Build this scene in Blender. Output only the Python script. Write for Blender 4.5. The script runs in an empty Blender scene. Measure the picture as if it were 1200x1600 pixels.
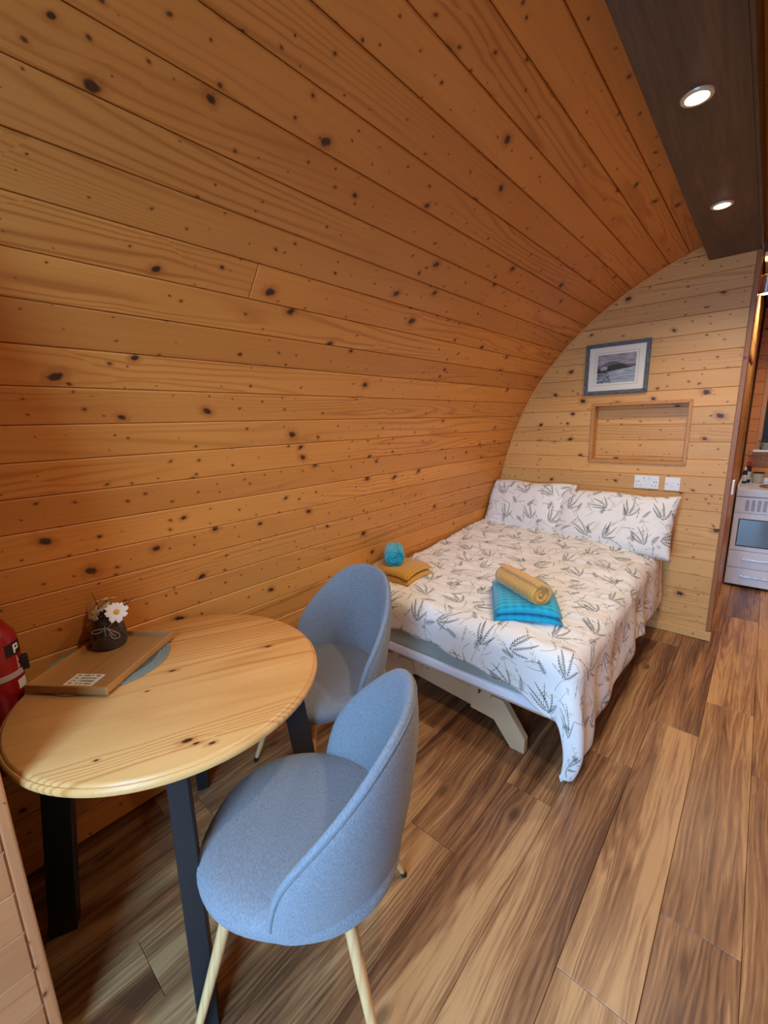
import bpy, bmesh, math, random
from mathutils import Vector, Matrix, noise
random.seed(7)
PI = math.pi
scene = bpy.context.scene
COL = scene.collection

# ------------------------------------------------------------------ camera
YAW, PITCH, ROLL, FPX = -.7287, -.2068, -.0289, 665.35
fw = Vector((math.sin(YAW) * math.cos(PITCH), math.cos(YAW) * math.cos(PITCH), math.sin(PITCH)))
r0 = Vector((math.cos(YAW), -math.sin(YAW), 0)); u0 = r0.cross(fw)
cr = math.cos(ROLL) * r0 + math.sin(ROLL) * u0
cu = -math.sin(ROLL) * r0 + math.cos(ROLL) * u0
cam = bpy.data.cameras.new('camera')
cam.sensor_fit = 'VERTICAL'; cam.sensor_height = 24; cam.sensor_width = 18
cam.lens = FPX / 1600 * 24; cam.clip_start = .01
co = bpy.data.objects.new('camera', cam); COL.objects.link(co)
M = Matrix((cr, cu, -fw)).transposed().to_4x4(); M.translation = (0, 0, 1.5)
co.matrix_world = M
scene.camera = co

# ------------------------------------------------------------------ world, exposure
world = bpy.data.worlds.new('overcast_sky'); scene.world = world; world.use_nodes = True
bg = world.node_tree.nodes['Background']
bg.inputs[0].default_value = (.33, .62, 1.0, 1); bg.inputs[1].default_value = 18.0
scene.view_settings.view_transform = 'Standard'; scene.view_settings.look = 'None'
scene.view_settings.gamma = 1; scene.view_settings.use_curve_mapping = False
scene.view_settings.exposure = -0.05
scene.cycles.adaptive_threshold = .025; scene.cycles.max_bounces = 6; scene.cycles.diffuse_bounces = 4
LAMP_W, LAMP_C = 36.0, (1, .84, .64)
pl = bpy.data.lights.new('doorway_portal', 'AREA'); pl.shape = 'RECTANGLE'; pl.size = .86; pl.size_y = 2.40
pl.cycles.is_portal = True
po = bpy.data.objects.new('doorway_portal', pl); COL.objects.link(po)
po.location = (-.255, -.78, 1.20); po.rotation_euler = (PI / 2, 0, 0)

# ------------------------------------------------------------------ helpers
def link(o, parent=None):
    COL.objects.link(o)
    if parent: o.parent = parent
    return o
def tag(o, label, cat=None, group=None, kind=None):
    o['label'] = label
    if cat: o['category'] = cat
    if group: o['group'] = group
    if kind: o['kind'] = kind
    return o
def empty(name, loc=(0, 0, 0), rz=0):
    o = bpy.data.objects.new(name, None); link(o); o.location = loc; o.rotation_euler = (0, 0, rz); o.empty_display_size = .05
    return o
def obj(name, me, mat, parent=None, mx=None, smooth=False):
    if isinstance(me, bmesh.types.BMesh):
        bm = me; bmesh.ops.recalc_face_normals(bm, faces=bm.faces)
        me = bpy.data.meshes.new(name); bm.to_mesh(me); bm.free()
    if mat and not me.materials: me.materials.append(mat)
    if smooth: me.shade_smooth()
    o = bpy.data.objects.new(name, me); link(o, parent)
    if mx is not None: o.matrix_basis = mx
    return o
def pyd(name, v, f, mat, parent=None, mx=None, smooth=False):
    me = bpy.data.meshes.new(name); me.from_pydata(v, [], f); me.update()
    return obj(name, me, mat, parent, mx, smooth)
def frame(o, ex, ey):
    ex = Vector(ex).normalized(); ey = Vector(ey); ey = (ey - ex * ey.dot(ex)).normalized(); ez = ex.cross(ey)
    m = Matrix((ex, ey, ez)).transposed().to_4x4(); m.translation = o
    return m
def bm_box(bm, a, b, bevel=0, seg=2):
    r = bmesh.ops.create_cube(bm, size=1)
    vs = r['verts']
    for v in vs:
        for i in range(3): v.co[i] = a[i] if v.co[i] < 0 else b[i]
    if bevel:
        es = list({e for v in vs for e in v.link_edges})
        bmesh.ops.bevel(bm, geom=es, offset=bevel, segments=seg, affect='EDGES', profile=.5)
    return vs
def box(name, a, b, mat, parent=None, bevel=0, mx=None, seg=2):
    bm = bmesh.new(); bm_box(bm, a, b, bevel, seg)
    return obj(name, bm, mat, parent, mx, smooth=False)
def cbox(name, c, s, mat, parent=None, bevel=0, rot=None, ex=None, ey=None):
    """box of size s centred at c, its own local frame (x axis = grain)"""
    h = [k / 2 for k in s]
    mx = frame(c, ex or (1, 0, 0), ey or (0, 1, 0))
    return box(name, [-k for k in h], h, mat, parent, bevel, mx)
def bm_prism(bm, poly, z0, z1, chamfer=0):
    b = [bm.verts.new((x, y, z0)) for x, y in poly]; t = [bm.verts.new((x, y, z1)) for x, y in poly]
    n = len(poly)
    bm.faces.new(b[::-1]); ft = bm.faces.new(t)
    for i in range(n): bm.faces.new((b[i], b[(i + 1) % n], t[(i + 1) % n], t[i]))
    if chamfer:
        bmesh.ops.bevel(bm, geom=list(ft.edges), offset=chamfer, segments=1, affect='EDGES')
def prism(name, poly, z0, z1, mat, parent=None, mx=None, chamfer=0):
    bm = bmesh.new(); bm_prism(bm, poly, z0, z1, chamfer)
    return obj(name, bm, mat, parent, mx)
_boards = {}
def board_mesh(L, W, T=.018, ch=.0036):
    k = (round(L, 3), round(W, 4), T)
    if k not in _boards:
        bm = bmesh.new(); bm_prism(bm, [(-L / 2, -W / 2), (L / 2, -W / 2), (L / 2, W / 2), (-L / 2, W / 2)], -T, 0, ch)
        bmesh.ops.recalc_face_normals(bm, faces=bm.faces)
        me = bpy.data.meshes.new('board'); bm.to_mesh(me); bm.free(); _boards[k] = me
    return _boards[k]
def board(name, c, ex, ey, L, W, mat, parent, T=.018, ch=.0036):
    me = board_mesh(L, W, T, ch)
    o = bpy.data.objects.new(name, me); link(o, parent); o.matrix_basis = frame(c, ex, ey)
    if not me.materials: me.materials.append(None)
    o.material_slots[0].link = 'OBJECT'; o.material_slots[0].material = mat
    return o
def bm_lathe(bm, prof, n=24, cx=0, cy=0, closed=False):
    rings = []
    for r, z in prof:
        if r < 1e-5: rings.append([bm.verts.new((cx, cy, z))])
        else: rings.append([bm.verts.new((cx + r * math.cos(2 * PI * i / n), cy + r * math.sin(2 * PI * i / n), z)) for i in range(n)])
    for a, b in zip(rings, rings[1:]):
        if len(a) == 1 and len(b) == 1: continue
        for i in range(n):
            j = (i + 1) % n
            if len(a) == 1: bm.faces.new((a[0], b[i], b[j]))
            elif len(b) == 1: bm.faces.new((a[i], a[j], b[0]))
            else: bm.faces.new((a[i], a[j], b[j], b[i]))
    if not closed:
        for e in (rings[0], rings[-1]):
            if len(e) > 1: bm.faces.new(e)
def lathe(name, prof, mat, parent=None, n=32, mx=None, smooth=True):
    bm = bmesh.new(); bm_lathe(bm, prof, n)
    o = obj(name, bm, mat, parent, mx, smooth)
    if smooth: o.data.set_sharp_from_angle(angle=math.radians(40))
    return o
def bm_tube(bm, pts, rad, n=10, caps=True):
    pts = [Vector(p) for p in pts]
    if not hasattr(rad, '__len__'): rad = [rad] * len(pts)
    rings = []; prev = None
    for i, p in enumerate(pts):
        d = (pts[min(i + 1, len(pts) - 1)] - pts[max(i - 1, 0)]).normalized()
        if prev is None:
            a = d.orthogonal().normalized()
        else:
            a = (prev - d * prev.dot(d)).normalized()
        prev = a; b = d.cross(a)
        rings.append([bm.verts.new(p + (a * math.cos(2 * PI * k / n) + b * math.sin(2 * PI * k / n)) * rad[i]) for k in range(n)])
    for A, B in zip(rings, rings[1:]):
        for k in range(n): bm.faces.new((A[k], A[(k + 1) % n], B[(k + 1) % n], B[k]))
    if caps: bm.faces.new(rings[0]); bm.faces.new(rings[-1])
def tube(name, pts, rad, mat, parent=None, n=10, mx=None):
    bm = bmesh.new(); bm_tube(bm, pts, rad, n)
    o = obj(name, bm, mat, parent, mx, True); o.data.set_sharp_from_angle(angle=math.radians(50))
    return o
def sm(a, b, x):
    t = max(0, min(1, (x - a) / (b - a))); return t * t * (3 - 2 * t)

# ------------------------------------------------------------------ node expressions
class S:
    def __init__(s, g, k): s.g, s.k = g, k
    def __add__(s, o): return s.g.m('ADD', s, o)
    def __radd__(s, o): return s.g.m('ADD', o, s)
    def __sub__(s, o): return s.g.m('SUBTRACT', s, o)
    def __rsub__(s, o): return s.g.m('SUBTRACT', o, s)
    def __mul__(s, o): return s.g.m('MULTIPLY', s, o)
    def __rmul__(s, o): return s.g.m('MULTIPLY', o, s)
    def __truediv__(s, o): return s.g.m('DIVIDE', s, o)
    def __rtruediv__(s, o): return s.g.m('DIVIDE', o, s)
    def __pow__(s, o): return s.g.m('POWER', s, o)
class G:
    def __init__(g, name, rough=.5, spec=.5, metal=0, sheen=0):
        g.mat = bpy.data.materials.new(name); g.mat.use_nodes = True
        g.t = g.mat.node_tree; g.N = g.t.nodes; g.b = g.N['Principled BSDF']
        g.b.inputs['Roughness'].default_value = rough; g.b.inputs['Specular IOR Level'].default_value = spec
        g.b.inputs['Metallic'].default_value = metal
        if sheen: g.b.inputs['Sheen Weight'].default_value = sheen; g.b.inputs['Sheen Roughness'].default_value = .5
    def put(g, sock, v):
        if isinstance(v, S): g.t.links.new(v.k, sock)
        elif isinstance(v, tuple) and len(v) == 3 and sock.type == 'RGBA': sock.default_value = (*v, 1)
        else: sock.default_value = v
    def m(g, op, a, b=None, c=None):
        n = g.N.new('ShaderNodeMath'); n.operation = op
        for i, v in enumerate((a, b, c)):
            if v is not None: g.put(n.inputs[i], v)
        return S(g, n.outputs[0])
    def abs(g, a): return g.m('ABSOLUTE', a)
    def sin(g, a): return g.m('SINE', a)
    def cos(g, a): return g.m('COSINE', a)
    def fract(g, a): return g.m('FRACT', a)
    def floor(g, a): return g.m('FLOOR', a)
    def sqrt(g, a): return g.m('SQRT', a)
    def mx(g, a, b): return g.m('MAXIMUM', a, b)
    def mn(g, a, b): return g.m('MINIMUM', a, b)
    def lt(g, a, b): return g.m('LESS_THAN', a, b)
    def gt(g, a, b): return g.m('GREATER_THAN', a, b)
    def ss(g, a, b, x):      # smoothstep a->b
        n = g.N.new('ShaderNodeMapRange'); n.interpolation_type = 'SMOOTHSTEP'
        g.put(n.inputs[0], x); g.put(n.inputs[1], a); g.put(n.inputs[2], b)
        return S(g, n.outputs[0])
    def coord(g, kind='Object'):
        n = g.N.new('ShaderNodeTexCoord'); s = g.N.new('ShaderNodeSeparateXYZ'); g.t.links.new(n.outputs[kind], s.inputs[0])
        return [S(g, s.outputs[i]) for i in range(3)]
    def rnd(g):
        n = g.N.new('ShaderNodeObjectInfo'); return S(g, n.outputs['Random'])
    def vec(g, x, y, z=0.0):
        n = g.N.new('ShaderNodeCombineXYZ')
        for i, v in enumerate((x, y, z)): g.put(n.inputs[i], v)
        return S(g, n.outputs[0])
    def noise(g, v, scale=1, detail=2, rough=.5, dist=0):
        n = g.N.new('ShaderNodeTexNoise'); g.put(n.inputs['Vector'], v)
        n.inputs['Scale'].default_value = scale; n.inputs['Detail'].default_value = detail
        n.inputs['Roughness'].default_value = rough; n.inputs['Distortion'].default_value = dist
        return S(g, n.outputs[0])
    def voronoi(g, v, scale=1, rand=1):
        n = g.N.new('ShaderNodeTexVoronoi'); n.voronoi_dimensions = '2D'; g.put(n.inputs['Vector'], v)
        n.inputs['Scale'].default_value = scale; n.inputs['Randomness'].default_value = rand
        c = g.N.new('ShaderNodeSeparateColor'); g.t.links.new(n.outputs['Color'], c.inputs[0])
        p = g.N.new('ShaderNodeSeparateXYZ'); g.t.links.new(n.outputs['Position'], p.inputs[0])
        return S(g, n.outputs['Distance']), [S(g, c.outputs[i]) for i in range(3)], [S(g, p.outputs[i]) for i in range(3)]
    def white(g, v):
        n = g.N.new('ShaderNodeTexWhiteNoise'); n.noise_dimensions = '3D'; g.put(n.inputs['Vector'], v)
        c = g.N.new('ShaderNodeSeparateColor'); g.t.links.new(n.outputs['Color'], c.inputs[0])
        return [S(g, c.outputs[i]) for i in range(3)]
    def mix(g, f, a, b, mode='MIX'):
        n = g.N.new('ShaderNodeMix'); n.data_type = 'RGBA'; n.blend_type = mode
        g.put(n.inputs['Factor'], f); g.put(n.inputs['A'], a); g.put(n.inputs['B'], b)
        return S(g, n.outputs['Result'])
    def rgb(g, r, gg, b):
        n = g.N.new('ShaderNodeCombineColor')
        for i, v in enumerate((r, gg, b)): g.put(n.inputs[i], v)
        return S(g, n.outputs[0])
    def bump(g, hgt, strength=.3, dist=.002):
        n = g.N.new('ShaderNodeBump'); n.inputs['Strength'].default_value = strength; n.inputs['Distance'].default_value = dist
        g.put(n.inputs['Height'], hgt); g.t.links.new(n.outputs[0], g.b.inputs['Normal'])
    def base(g, c): g.put(g.b.inputs['Base Color'], c); return g
    def rough(g, v): g.put(g.b.inputs['Roughness'], v); return g

def plain(name, c, rough=.5, spec=.5, metal=0, var=.06, scale=60, sheen=0, bump=0):
    g = G(name, rough, spec, metal, sheen); x, y, z = g.coord()
    n = g.noise(g.vec(x, y, z), scale, 3)
    f = 1 - var + n * (2 * var)
    g.base(g.mix(1.0, c, g.rgb(f, f, f), 'MULTIPLY'))
    if bump: g.bump(n, bump, .002)
    return g.mat

def pine(name, light, dark, knot=1.0, ringf=110, rough=.38, kd=(4.2, 9.0), tint=.09, spec=.4, kmax=.013, contrast=.55, axis='xy', small=1.0, blotch=.5, at=None):
    """planks: local x runs along the grain, local y across"""
    g = G(name, rough, spec); x, y, z = g.coord()
    if axis == 'zx': x, y = z, x
    r = g.rnd()
    u = x + r * 91.7; v = y + r * 37.3
    wob = g.noise(g.vec(u * 60, v * 60, 1), 1, 1) - .5
    def knots(kx, ky, rmin, rmax, prob, ex):
        d, c, p = g.voronoi(g.vec(u * kx, v * ky))
        dx = p[0] / kx - u; dy = p[1] / ky - v
        # every knot leans its own way and is a little stretched
        sh = (c[2] - .5) * 1.1
        X = dx + dy * sh; 
        dist = g.sqrt(X * X * .6 + dy * dy)
        kr = rmin + (c[0] ** ex) * rmax
        return dist / kr * (1 + wob * .9), dist, kr, dy, g.lt(c[1], prob)
    if at:        # knots at given places (local coordinates)
        q, dist, kr, dy, has = None, None, None, None, 1.0
        u, v = x, y
        for kx, ky, kr_ in at:
            dx_, dy_ = kx - x, ky - y
            d_ = g.sqrt(dx_ * dx_ * .25 + dy_ * dy_); q_ = d_ / kr_ * (1 + wob * .9)
            if q is None: q, dist, dy, kr = q_, d_, dy_, kr_
            else:
                near = g.lt(d_, dist); dy = dy + (dy_ - dy) * near
                q, dist = g.mn(q, q_), g.mn(dist, d_)
    else: q, dist, kr, dy, has = knots(kd[0], kd[1], .0022, kmax * knot, .75, 2.4)
    bul = 1 / (1 + (dist / (kr * 2.4 + .004)) ** 2.0) * has
    v2 = v + dy * bul * .6
    n1 = g.noise(g.vec(u * .5, v2 * 6.5, r * 9), 1, 1, .5)
    ph = n1 * 13 + v2 * ringf * .4
    ring = (g.sin(ph * (2 * PI)) * .5 + .5) ** 3.5
    fine = (g.sin((n1 * 6 + v2 * ringf * 2.2) * (2 * PI)) * .5 + .5)
    fib = g.noise(g.vec(u * 5, v * 260, r * 5), 1, 1)
    blot = g.noise(g.vec(u * 1.3, v * 8, r * 3), 1, 2)
    amp = g.ss(.38, .66, g.noise(g.vec(u * .9, v * 4, r * 17), 1, 0))
    f = ring * (amp * .95 + .15) * contrast + fine * (1 - amp) * .16 * contrast + (fib - .5) * .30 + (blot - .5) * blotch * 1.3 + .24
    f = g.mn(g.mx(f, 0.0), 1.0)
    col = g.mix(f, light, dark)
    tr = g.white(g.vec(r * 77, r * 13, r))
    tv = 1 - tint + tr[0] * (2 * tint); tg = 1 + (tr[1] - .5) * .07
    col = g.mix(1.0, col, g.rgb(tv, tv * tg, tv * tg * tg), 'MULTIPLY')
    halo = g.ss(2.8, .9, q) * has; core = g.ss(1.2, .6, q) * has
    if small:
        q2, d2, k2, dy2, h2 = knots(10.0, 19.0, .0012, .0034 * small, .62, 1.8)
        core = g.mx(core, g.ss(1.4, .6, q2) * h2 * .85)
        halo = g.mx(halo, g.ss(3.2, .9, q2) * h2 * .8)
    col = g.mix(halo * .5, col, (dark[0] * .7, dark[1] * .5, dark[2] * .4))
    col = g.mix(core * .93, col, (.026, .010, .005))
    g.base(col); g.rough(rough + (fib - .5) * .2)
    g.bump(fib, .10, .0012)
    return g.mat

def laminate(name):
    g = G(name, .34, .45); x, y, z = g.coord(); r = g.rnd()
    u = x + r * 61.3; v = y + r * 23.1
    K = g.vec(u * 1.3, v * 4.5); d, c, p = g.voronoi(K)
    dx = p[0] / 1.3 - u; dy = p[1] / 4.5 - v
    dist = g.sqrt(dx * dx * .22 + dy * dy); has = g.lt(c[1], .45)
    bul = 1 / (1 + (dist / .03) ** 2.0) * has
    w = g.noise(g.vec(u * 3.2, v * 12, 3), 1, 1) - .5
    v2 = v + dy * bul * .9 + w * .020
    n1 = g.noise(g.vec(u * .55, v2 * 10, r * 5), 1, 2, .5)
    n2 = g.noise(g.vec(u * 3.0, v2 * 95, r * 8), 1, 2, .65)
    n3 = g.noise(g.vec(u * 16, v2 * 420, 2), 1, 1)
    ring = g.sin((n1 * 15 + v2 * 40) * 2 * PI) * .5 + .5
    f = (n1 - .5) * 2.6 + (n2 - .5) * .85 + (ring - .5) * .28 + (n3 - .5) * .55 + .52
    tr = g.white(g.vec(r * 31, r * 7, r)); f = f + (tr[0] - .5) * .22
    f = g.mn(g.mx(f, 0.0), 1.0)
    col = g.mix(g.ss(0, .5, f), (.125, .050, .021), (.30, .138, .056))
    col = g.mix(g.ss(.42, 1.0, f), col, (.56, .315, .132))
    core = g.ss(.026, .006, dist) * has
    col = g.mix(core * .7, col, (.09, .04, .018))
    g.base(col); g.rough(.36 + (n3 - .5) * .25); g.bump(g.noise(g.vec(u * 16, v * 420, 2), 1, 0), .12, .001)
    return g.mat

M_wall = pine('varnished_pine_lining', (.71, .290, .060), (.44, .142, .024), rough=.42)
M_back = pine('pale_pine_lining', (.76, .43, .150), (.54, .25, .072), rough=.42, kmax=.015)
M_nib = pine('pink_pine_lining', (.50, .205, .080), (.33, .112, .036), rough=.55)
M_trim = pine('stained_trim', (.38, .15, .045), (.25, .085, .024), knot=.3, contrast=.3, tint=.05)
M_niche = pine('niche_trim', (.60, .29, .085), (.42, .17, .045), knot=.3, contrast=.3, tint=.05)
M_floor = laminate('oak_laminate')
M_table = pine('pale_pine_top', (.82, .475, .175), (.60, .275, .080), knot=.9, rough=.3, kmax=.017, ringf=60, contrast=.9, tint=.04, small=0, blotch=1.2,
               at=[(-.015, .021, .0055), (.278, .035, .0060), (.026, -.333, .0075), (.045, -.352, .004), (.079, -.369, .0048), (-.08, -.062, .003), (-.166, -.307, .003)])
M_tray = pine('bamboo_tray', (.50, .26, .085), (.33, .14, .040), knot=0.05, ringf=200, contrast=.45, tint=.08, small=0)
M_ply = pine('birch_plywood', (.60, .41, .24), (.46, .28, .145), knot=.2, contrast=.25, rough=.6, tint=.05, small=0)
M_leg = pine('ash_leg', (.68, .42, .19), (.50, .28, .11), knot=.05, contrast=.5, axis='zx', ringf=120, small=0)
M_dark = G('dark_panel', .38, .45)
_x, _y, _z = M_dark.coord()
_n = M_dark.noise(M_dark.vec(_x * 1.2, _y * 14, 0), 1, 4, .65, .6); _n2 = M_dark.noise(M_dark.vec(_x * 6, _y * 90, 0), 1, 2)
M_dark.base(M_dark.mix(M_dark.ss(.3, .75, _n + (_n2 - .5) * .4), (.042, .021, .013), (.125, .070, .046))); M_dark.rough(.30 + _n * .3)
M_dark = M_dark.mat
M_shell = plain('shell_dark', (.05, .03, .02), .9)
M_black = plain('black_metal', (.012, .013, .016), .42, .5, var=.1)
M_blackp = plain('black_plastic', (.01, .01, .01), .5)
M_white = plain('white_plastic', (.86, .87, .88), .35, var=.02)
M_enamel = plain('white_enamel', (.80, .87, .97), .25, var=.02)
M_steel = plain('steel', (.62, .63, .64), .25, .5, 1.0, var=.03)
M_line = plain('dark_gap', (.02, .02, .02), .8)
M_cream = plain('cream_mat_board', (.80, .79, .70), .8, var=.02)
M_white_mount = plain('mount_line', (.30, .30, .27), .8)

def fabric(name, c1, c2, sc=900, bumps=.35, rough=.95, sheen=.15):
    g = G(name, rough, .2, 0, sheen); x, y, z = g.coord(); v = g.vec(x, y, z)
    n = g.noise(v, sc, 2, .7); n2 = g.noise(g.vec(x * 500, y * 140, z * 160), 1, 2)
    g.base(g.mix(g.ss(.3, .7, n * .55 + n2 * .45), c1, c2)); g.bump(n + n2, bumps, .0012)
    return g.mat
M_chair = fabric('grey_fabric', (.145, .160, .185), (.295, .320, .362))
M_piping = fabric('grey_piping', (.12, .13, .15), (.20, .22, .25))
M_sheet = fabric('sage_sheet', (.36, .42, .38), (.42, .48, .44), 1200, .1)
M_protector = fabric('white_sheet', (.78, .78, .86), (.85, .85, .92), 1200, .1)

def waffle(name, c1, c2, fx=70, fy=70, rib=.0025):
    g = G(name, 1.0, .1, 0, .4); u, v, w = g.coord('UV')
    a = g.sin(u * (fx * 2 * PI)) * .5 + .5; b = g.sin(v * (fy * 2 * PI)) * .5 + .5
    x, y, z = g.coord(); n = g.noise(g.vec(x, y, z), 700, 2, .7)
    hgt = a * .55 + b * .3 + n * .35
    g.base(g.mix(g.ss(.1, .9, hgt), c1, c2)); g.bump(hgt, .8, rib)
    return g.mat
M_yellow = waffle('mustard_towelling', (.50, .225, .018), (.72, .37, .050), 78, 40)
M_yellow2 = waffle('ochre_towelling', (.56, .29, .055), (.78, .44, .12), 52, 10)
M_blue = waffle('turquoise_towelling', (.0, .28, .47), (.02, .47, .68), 33, 26)
M_blue2 = waffle('turquoise_roll', (.01, .29, .44), (.04, .46, .62), 40, 8)

# botanical print on white cotton
def botanical(name):
    g = G(name, .9, .2, 0, .1); u, v, w = g.coord('UV')
    # slight warp so nothing is ruler straight
    wx = g.noise(g.vec(u * 9, v * 9, 1), 1, 1) - .5; wy = g.noise(g.vec(u * 9, v * 9, 7), 1, 1) - .5
    u = (u + wx * .022) * 1.18; v = (v + wy * .022) * 1.18
    def cell(c, seed, jit=.10, spread=2 * PI, a0=0.0, off=0.0):
        U = u / c + seed * 3.17; V = v / c + seed * 1.71
        row = g.floor(V); U = U + g.fract(row * .5) * 1.0 + off
        cu, cv = g.floor(U), g.floor(V)
        r = g.white(g.vec(cu, cv, seed))
        px = g.fract(U) - .5 + (r[0] - .5) * 2 * jit; py = g.fract(V) - .5 + (r[1] - .5) * 2 * jit
        a = r[2] * spread + a0; ca, sa = g.cos(a), g.sin(a)
        return px * ca - py * sa, px * sa + py * ca, r
    def rot(x, y, a): return x * math.cos(a) - y * math.sin(a), x * math.sin(a) + y * math.cos(a)
    def frond(x, y, L, wid, n, slant, curve, thick, duty=.5):
        """stem from (0,0) up to (0,L) with slanted leaflets"""
        x2 = x - y * y * curve
        ins = g.gt(y, 0.0) * g.lt(y, L)
        ax = g.abs(x2)
        stem = g.lt(ax, thick)
        t = y / L
        env = wid * g.sqrt(g.mx(g.sin(g.mx(g.mn(t * .86 + .14, 1.0), 0.0) * PI), 0.0))
        s = g.fract((y - ax * slant) * n)
        lf = g.lt(s, duty) * g.lt(ax, env) * g.gt(t, .16)
        return g.mx(stem, lf) * ins
    def burst(x, y, cx, cy, R, n, thick):
        X = x - cx; Y = y - cy; d = g.sqrt(X * X + Y * Y)
        a = g.m('ARCTAN2', X, Y)
        ray = g.lt(g.fract(a * (n / (2 * PI))), .30) * g.lt(d, R) * g.lt(g.abs(a), 1.9)
        stem = g.lt(g.abs(x - cx * (y / cy)), thick) * g.gt(y, -.34) * g.lt(y, cy)
        return g.mx(ray, stem)
    ink = None
    def add(e):
        nonlocal ink
        ink = e if ink is None else g.mx(ink, e)
    # A: large branching sprigs
    x, y, r = cell(.215, 1, .05, 2.4, -1.2)
    y = y + .34
    for a, L, cv in ((-.72, .50, .55), (-.20, .66, -.15), (.42, .62, -.5), (1.05, .42, -.7)):
        X, Y = rot(x, y, a); add(frond(X, Y, L, .038, 19, 1.3, cv, .0060, .38))
    # B: fern leaves
    x, y, r = cell(.165, 2, .10, 2.8, -1.4, .37); add(frond(x, y + .24, .46, .085, 16, 1.25, .15, .008, .42) * g.lt(r[0], .8))
    # C: thin stems with few leaves
    x, y, r = cell(.128, 3, .08, 5.5, 0, .11); add(frond(x, y + .36, .70, .060, 4.2, 2.4, .35, .0085, .15) * g.lt(r[1], .9))
    # D: seed heads
    x, y, r = cell(.165, 4, .08, 2.0, -1.0, .6); add(burst(x, y, .04, .20, .10, 15, .0055) * g.lt(r[0], .8))
    # E: plain curved stems
    x, y, r = cell(.125, 6, .10, 6.0, 0, .23); x2 = x - y * y * .5
    add(g.lt(g.abs(x2), .0075) * g.lt(g.abs(y), .30) * g.lt(r[1], .6))
    # pale second colour
    x, y, r = cell(.170, 5, .08, 6.2, 0, .5); pale = frond(x, y + .35, .66, .09, 6.5, 1.5, .3, .008, .30)
    n = g.noise(g.vec(u * 30, v * 30, 0), 1, 2)
    inkc = g.mix(g.ss(.35, .65, n), (.014, .020, .018), (.055, .070, .050))
    col = g.mix(pale * .75, (.86, .85, .83), (.56, .56, .36))
    col = g.mix(ink * .95, col, inkc)
    g.base(col)
    f = g.noise(g.vec(u, v, 0), 14, 3); g.bump(f, .12, .01)
    return g.mat
M_print = botanical('botanical_cotton')

# ------------------------------------------------------------------ the pod shell
AC = (0.07140416453151295, -0.24226412803539008, 0.42800470853942707, -0.2270326400135317, 1.4302205319085766)
CX, CZ = -.257, .9
def arch_phi(p):
    r = 0
    for c in AC: r = r * p + c
    return (CX - r * math.cos(p), CZ + r * math.sin(p))
_ar = [arch_phi(-.547 + (PI / 2 + .547) * i / 1500) for i in range(1501)]
_as = [0]
for a, b in zip(_ar, _ar[1:]): _as.append(_as[-1] + math.dist(a, b))
ALEN = _as[-1]
def arch_s(s):
    import bisect
    s = max(0, min(ALEN, s)); i = min(len(_as) - 2, max(0, bisect.bisect(_as, s) - 1))
    t = (s - _as[i]) / (_as[i + 1] - _as[i]); a, b = _ar[i], _ar[i + 1]
    return (a[0] + (b[0] - a[0]) * t, a[1] + (b[1] - a[1]) * t)
def arch_x(z):           # left wall x at height z
    for a, b in zip(_ar, _ar[1:]):
        if a[1] <= z <= b[1]:
            return a[0] + (b[0] - a[0]) * (z - a[1]) / max(1e-9, b[1] - a[1])
    return _ar[0][0] if z < _ar[0][1] else CX
Y0, YB, YF = -.75, 3.392, 5.26       # front wall, partition, far wall
PITCHB = .11045

def shell(name, sgn, label):
    v, f = [], []
    n = 60
    for i in range(n + 1):
        s = ALEN * i / n; x, z = arch_s(s); x1, z1 = arch_s(s + .01) if s < ALEN - .02 else arch_s(s); x0_, z0_ = arch_s(s - .01)
        tx, tz = x1 - x0_, z1 - z0_; l = math.hypot(tx, tz) or 1; nx, nz = -tz / l, tx / l
        for off in (.0185, .075):
            for y in (Y0 - .1, YF + .08):
                X = x + nx * off; Z = z + nz * off
                if sgn < 0: X = 2 * CX - X
                v.append((X, y, Z))
    for i in range(n):
        a = i * 4; b = a + 4
        f += [(a, a + 1, b + 1, b), (a + 2, b + 2, b + 3, a + 3), (a, b, b + 2, a + 2), (a + 1, a + 3, b + 3, b + 1)]
    f += [(0, 2, 3, 1), (n * 4, n * 4 + 1, n * 4 + 3, n * 4 + 2)]
    o = pyd(name, v, f, M_shell)
    tag(o, label, 'wall', kind='structure')
    return o
wl = shell('wall_left', 1, 'curved pine-boarded wall rising into the ceiling behind table and bed')
wr = shell('wall_right', -1, 'curved pine-boarded wall on the right of the pod')
k0 = .996 - 9 * PITCHB
rows = []
s = k0 - PITCHB
while s < ALEN:
    rows.append((max(s, 0), min(s + PITCHB, ALEN))); s += PITCHB
rr = random.Random(11)
BUTT = {(1, 19): .817, (1, 21): 2.04, (1, 12): -.35, (1, 7): 3.0, (-1, 10): 1.1, (-1, 18): 2.4}
def arch_boards(parent, sgn, y0, y1):
    for a, b in rows:
        if b - a < .03: continue
        p, q = arch_s(a), arch_s(b); c = ((p[0] + q[0]) / 2, (p[1] + q[1]) / 2); t = (q[0] - p[0], q[1] - p[1])
        W = math.dist(p, q) - .0016
        if sgn < 0: c = (2 * CX - c[0], c[1]); t = (-t[0], t[1])
        ex = (0, 1, 0) if sgn > 0 else (0, -1, 0)
        cuts = [y0]
        c_ = BUTT.get((sgn, rows.index((a, b)))) if y0 < 1 else None
        if c_: cuts.append(c_)
        cuts.append(y1)
        for u, w in zip(cuts, cuts[1:]):
            board('board', (c[0], (u + w) / 2, c[1]), ex, (t[0], 0, t[1]), w - u - .0008, W, M_wall, parent)
arch_boards(wl, 1, Y0, YB + .06)
arch_boards(wl, 1, YB + .06, YF)
arch_boards(wr, -1, Y0, YF)

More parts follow.
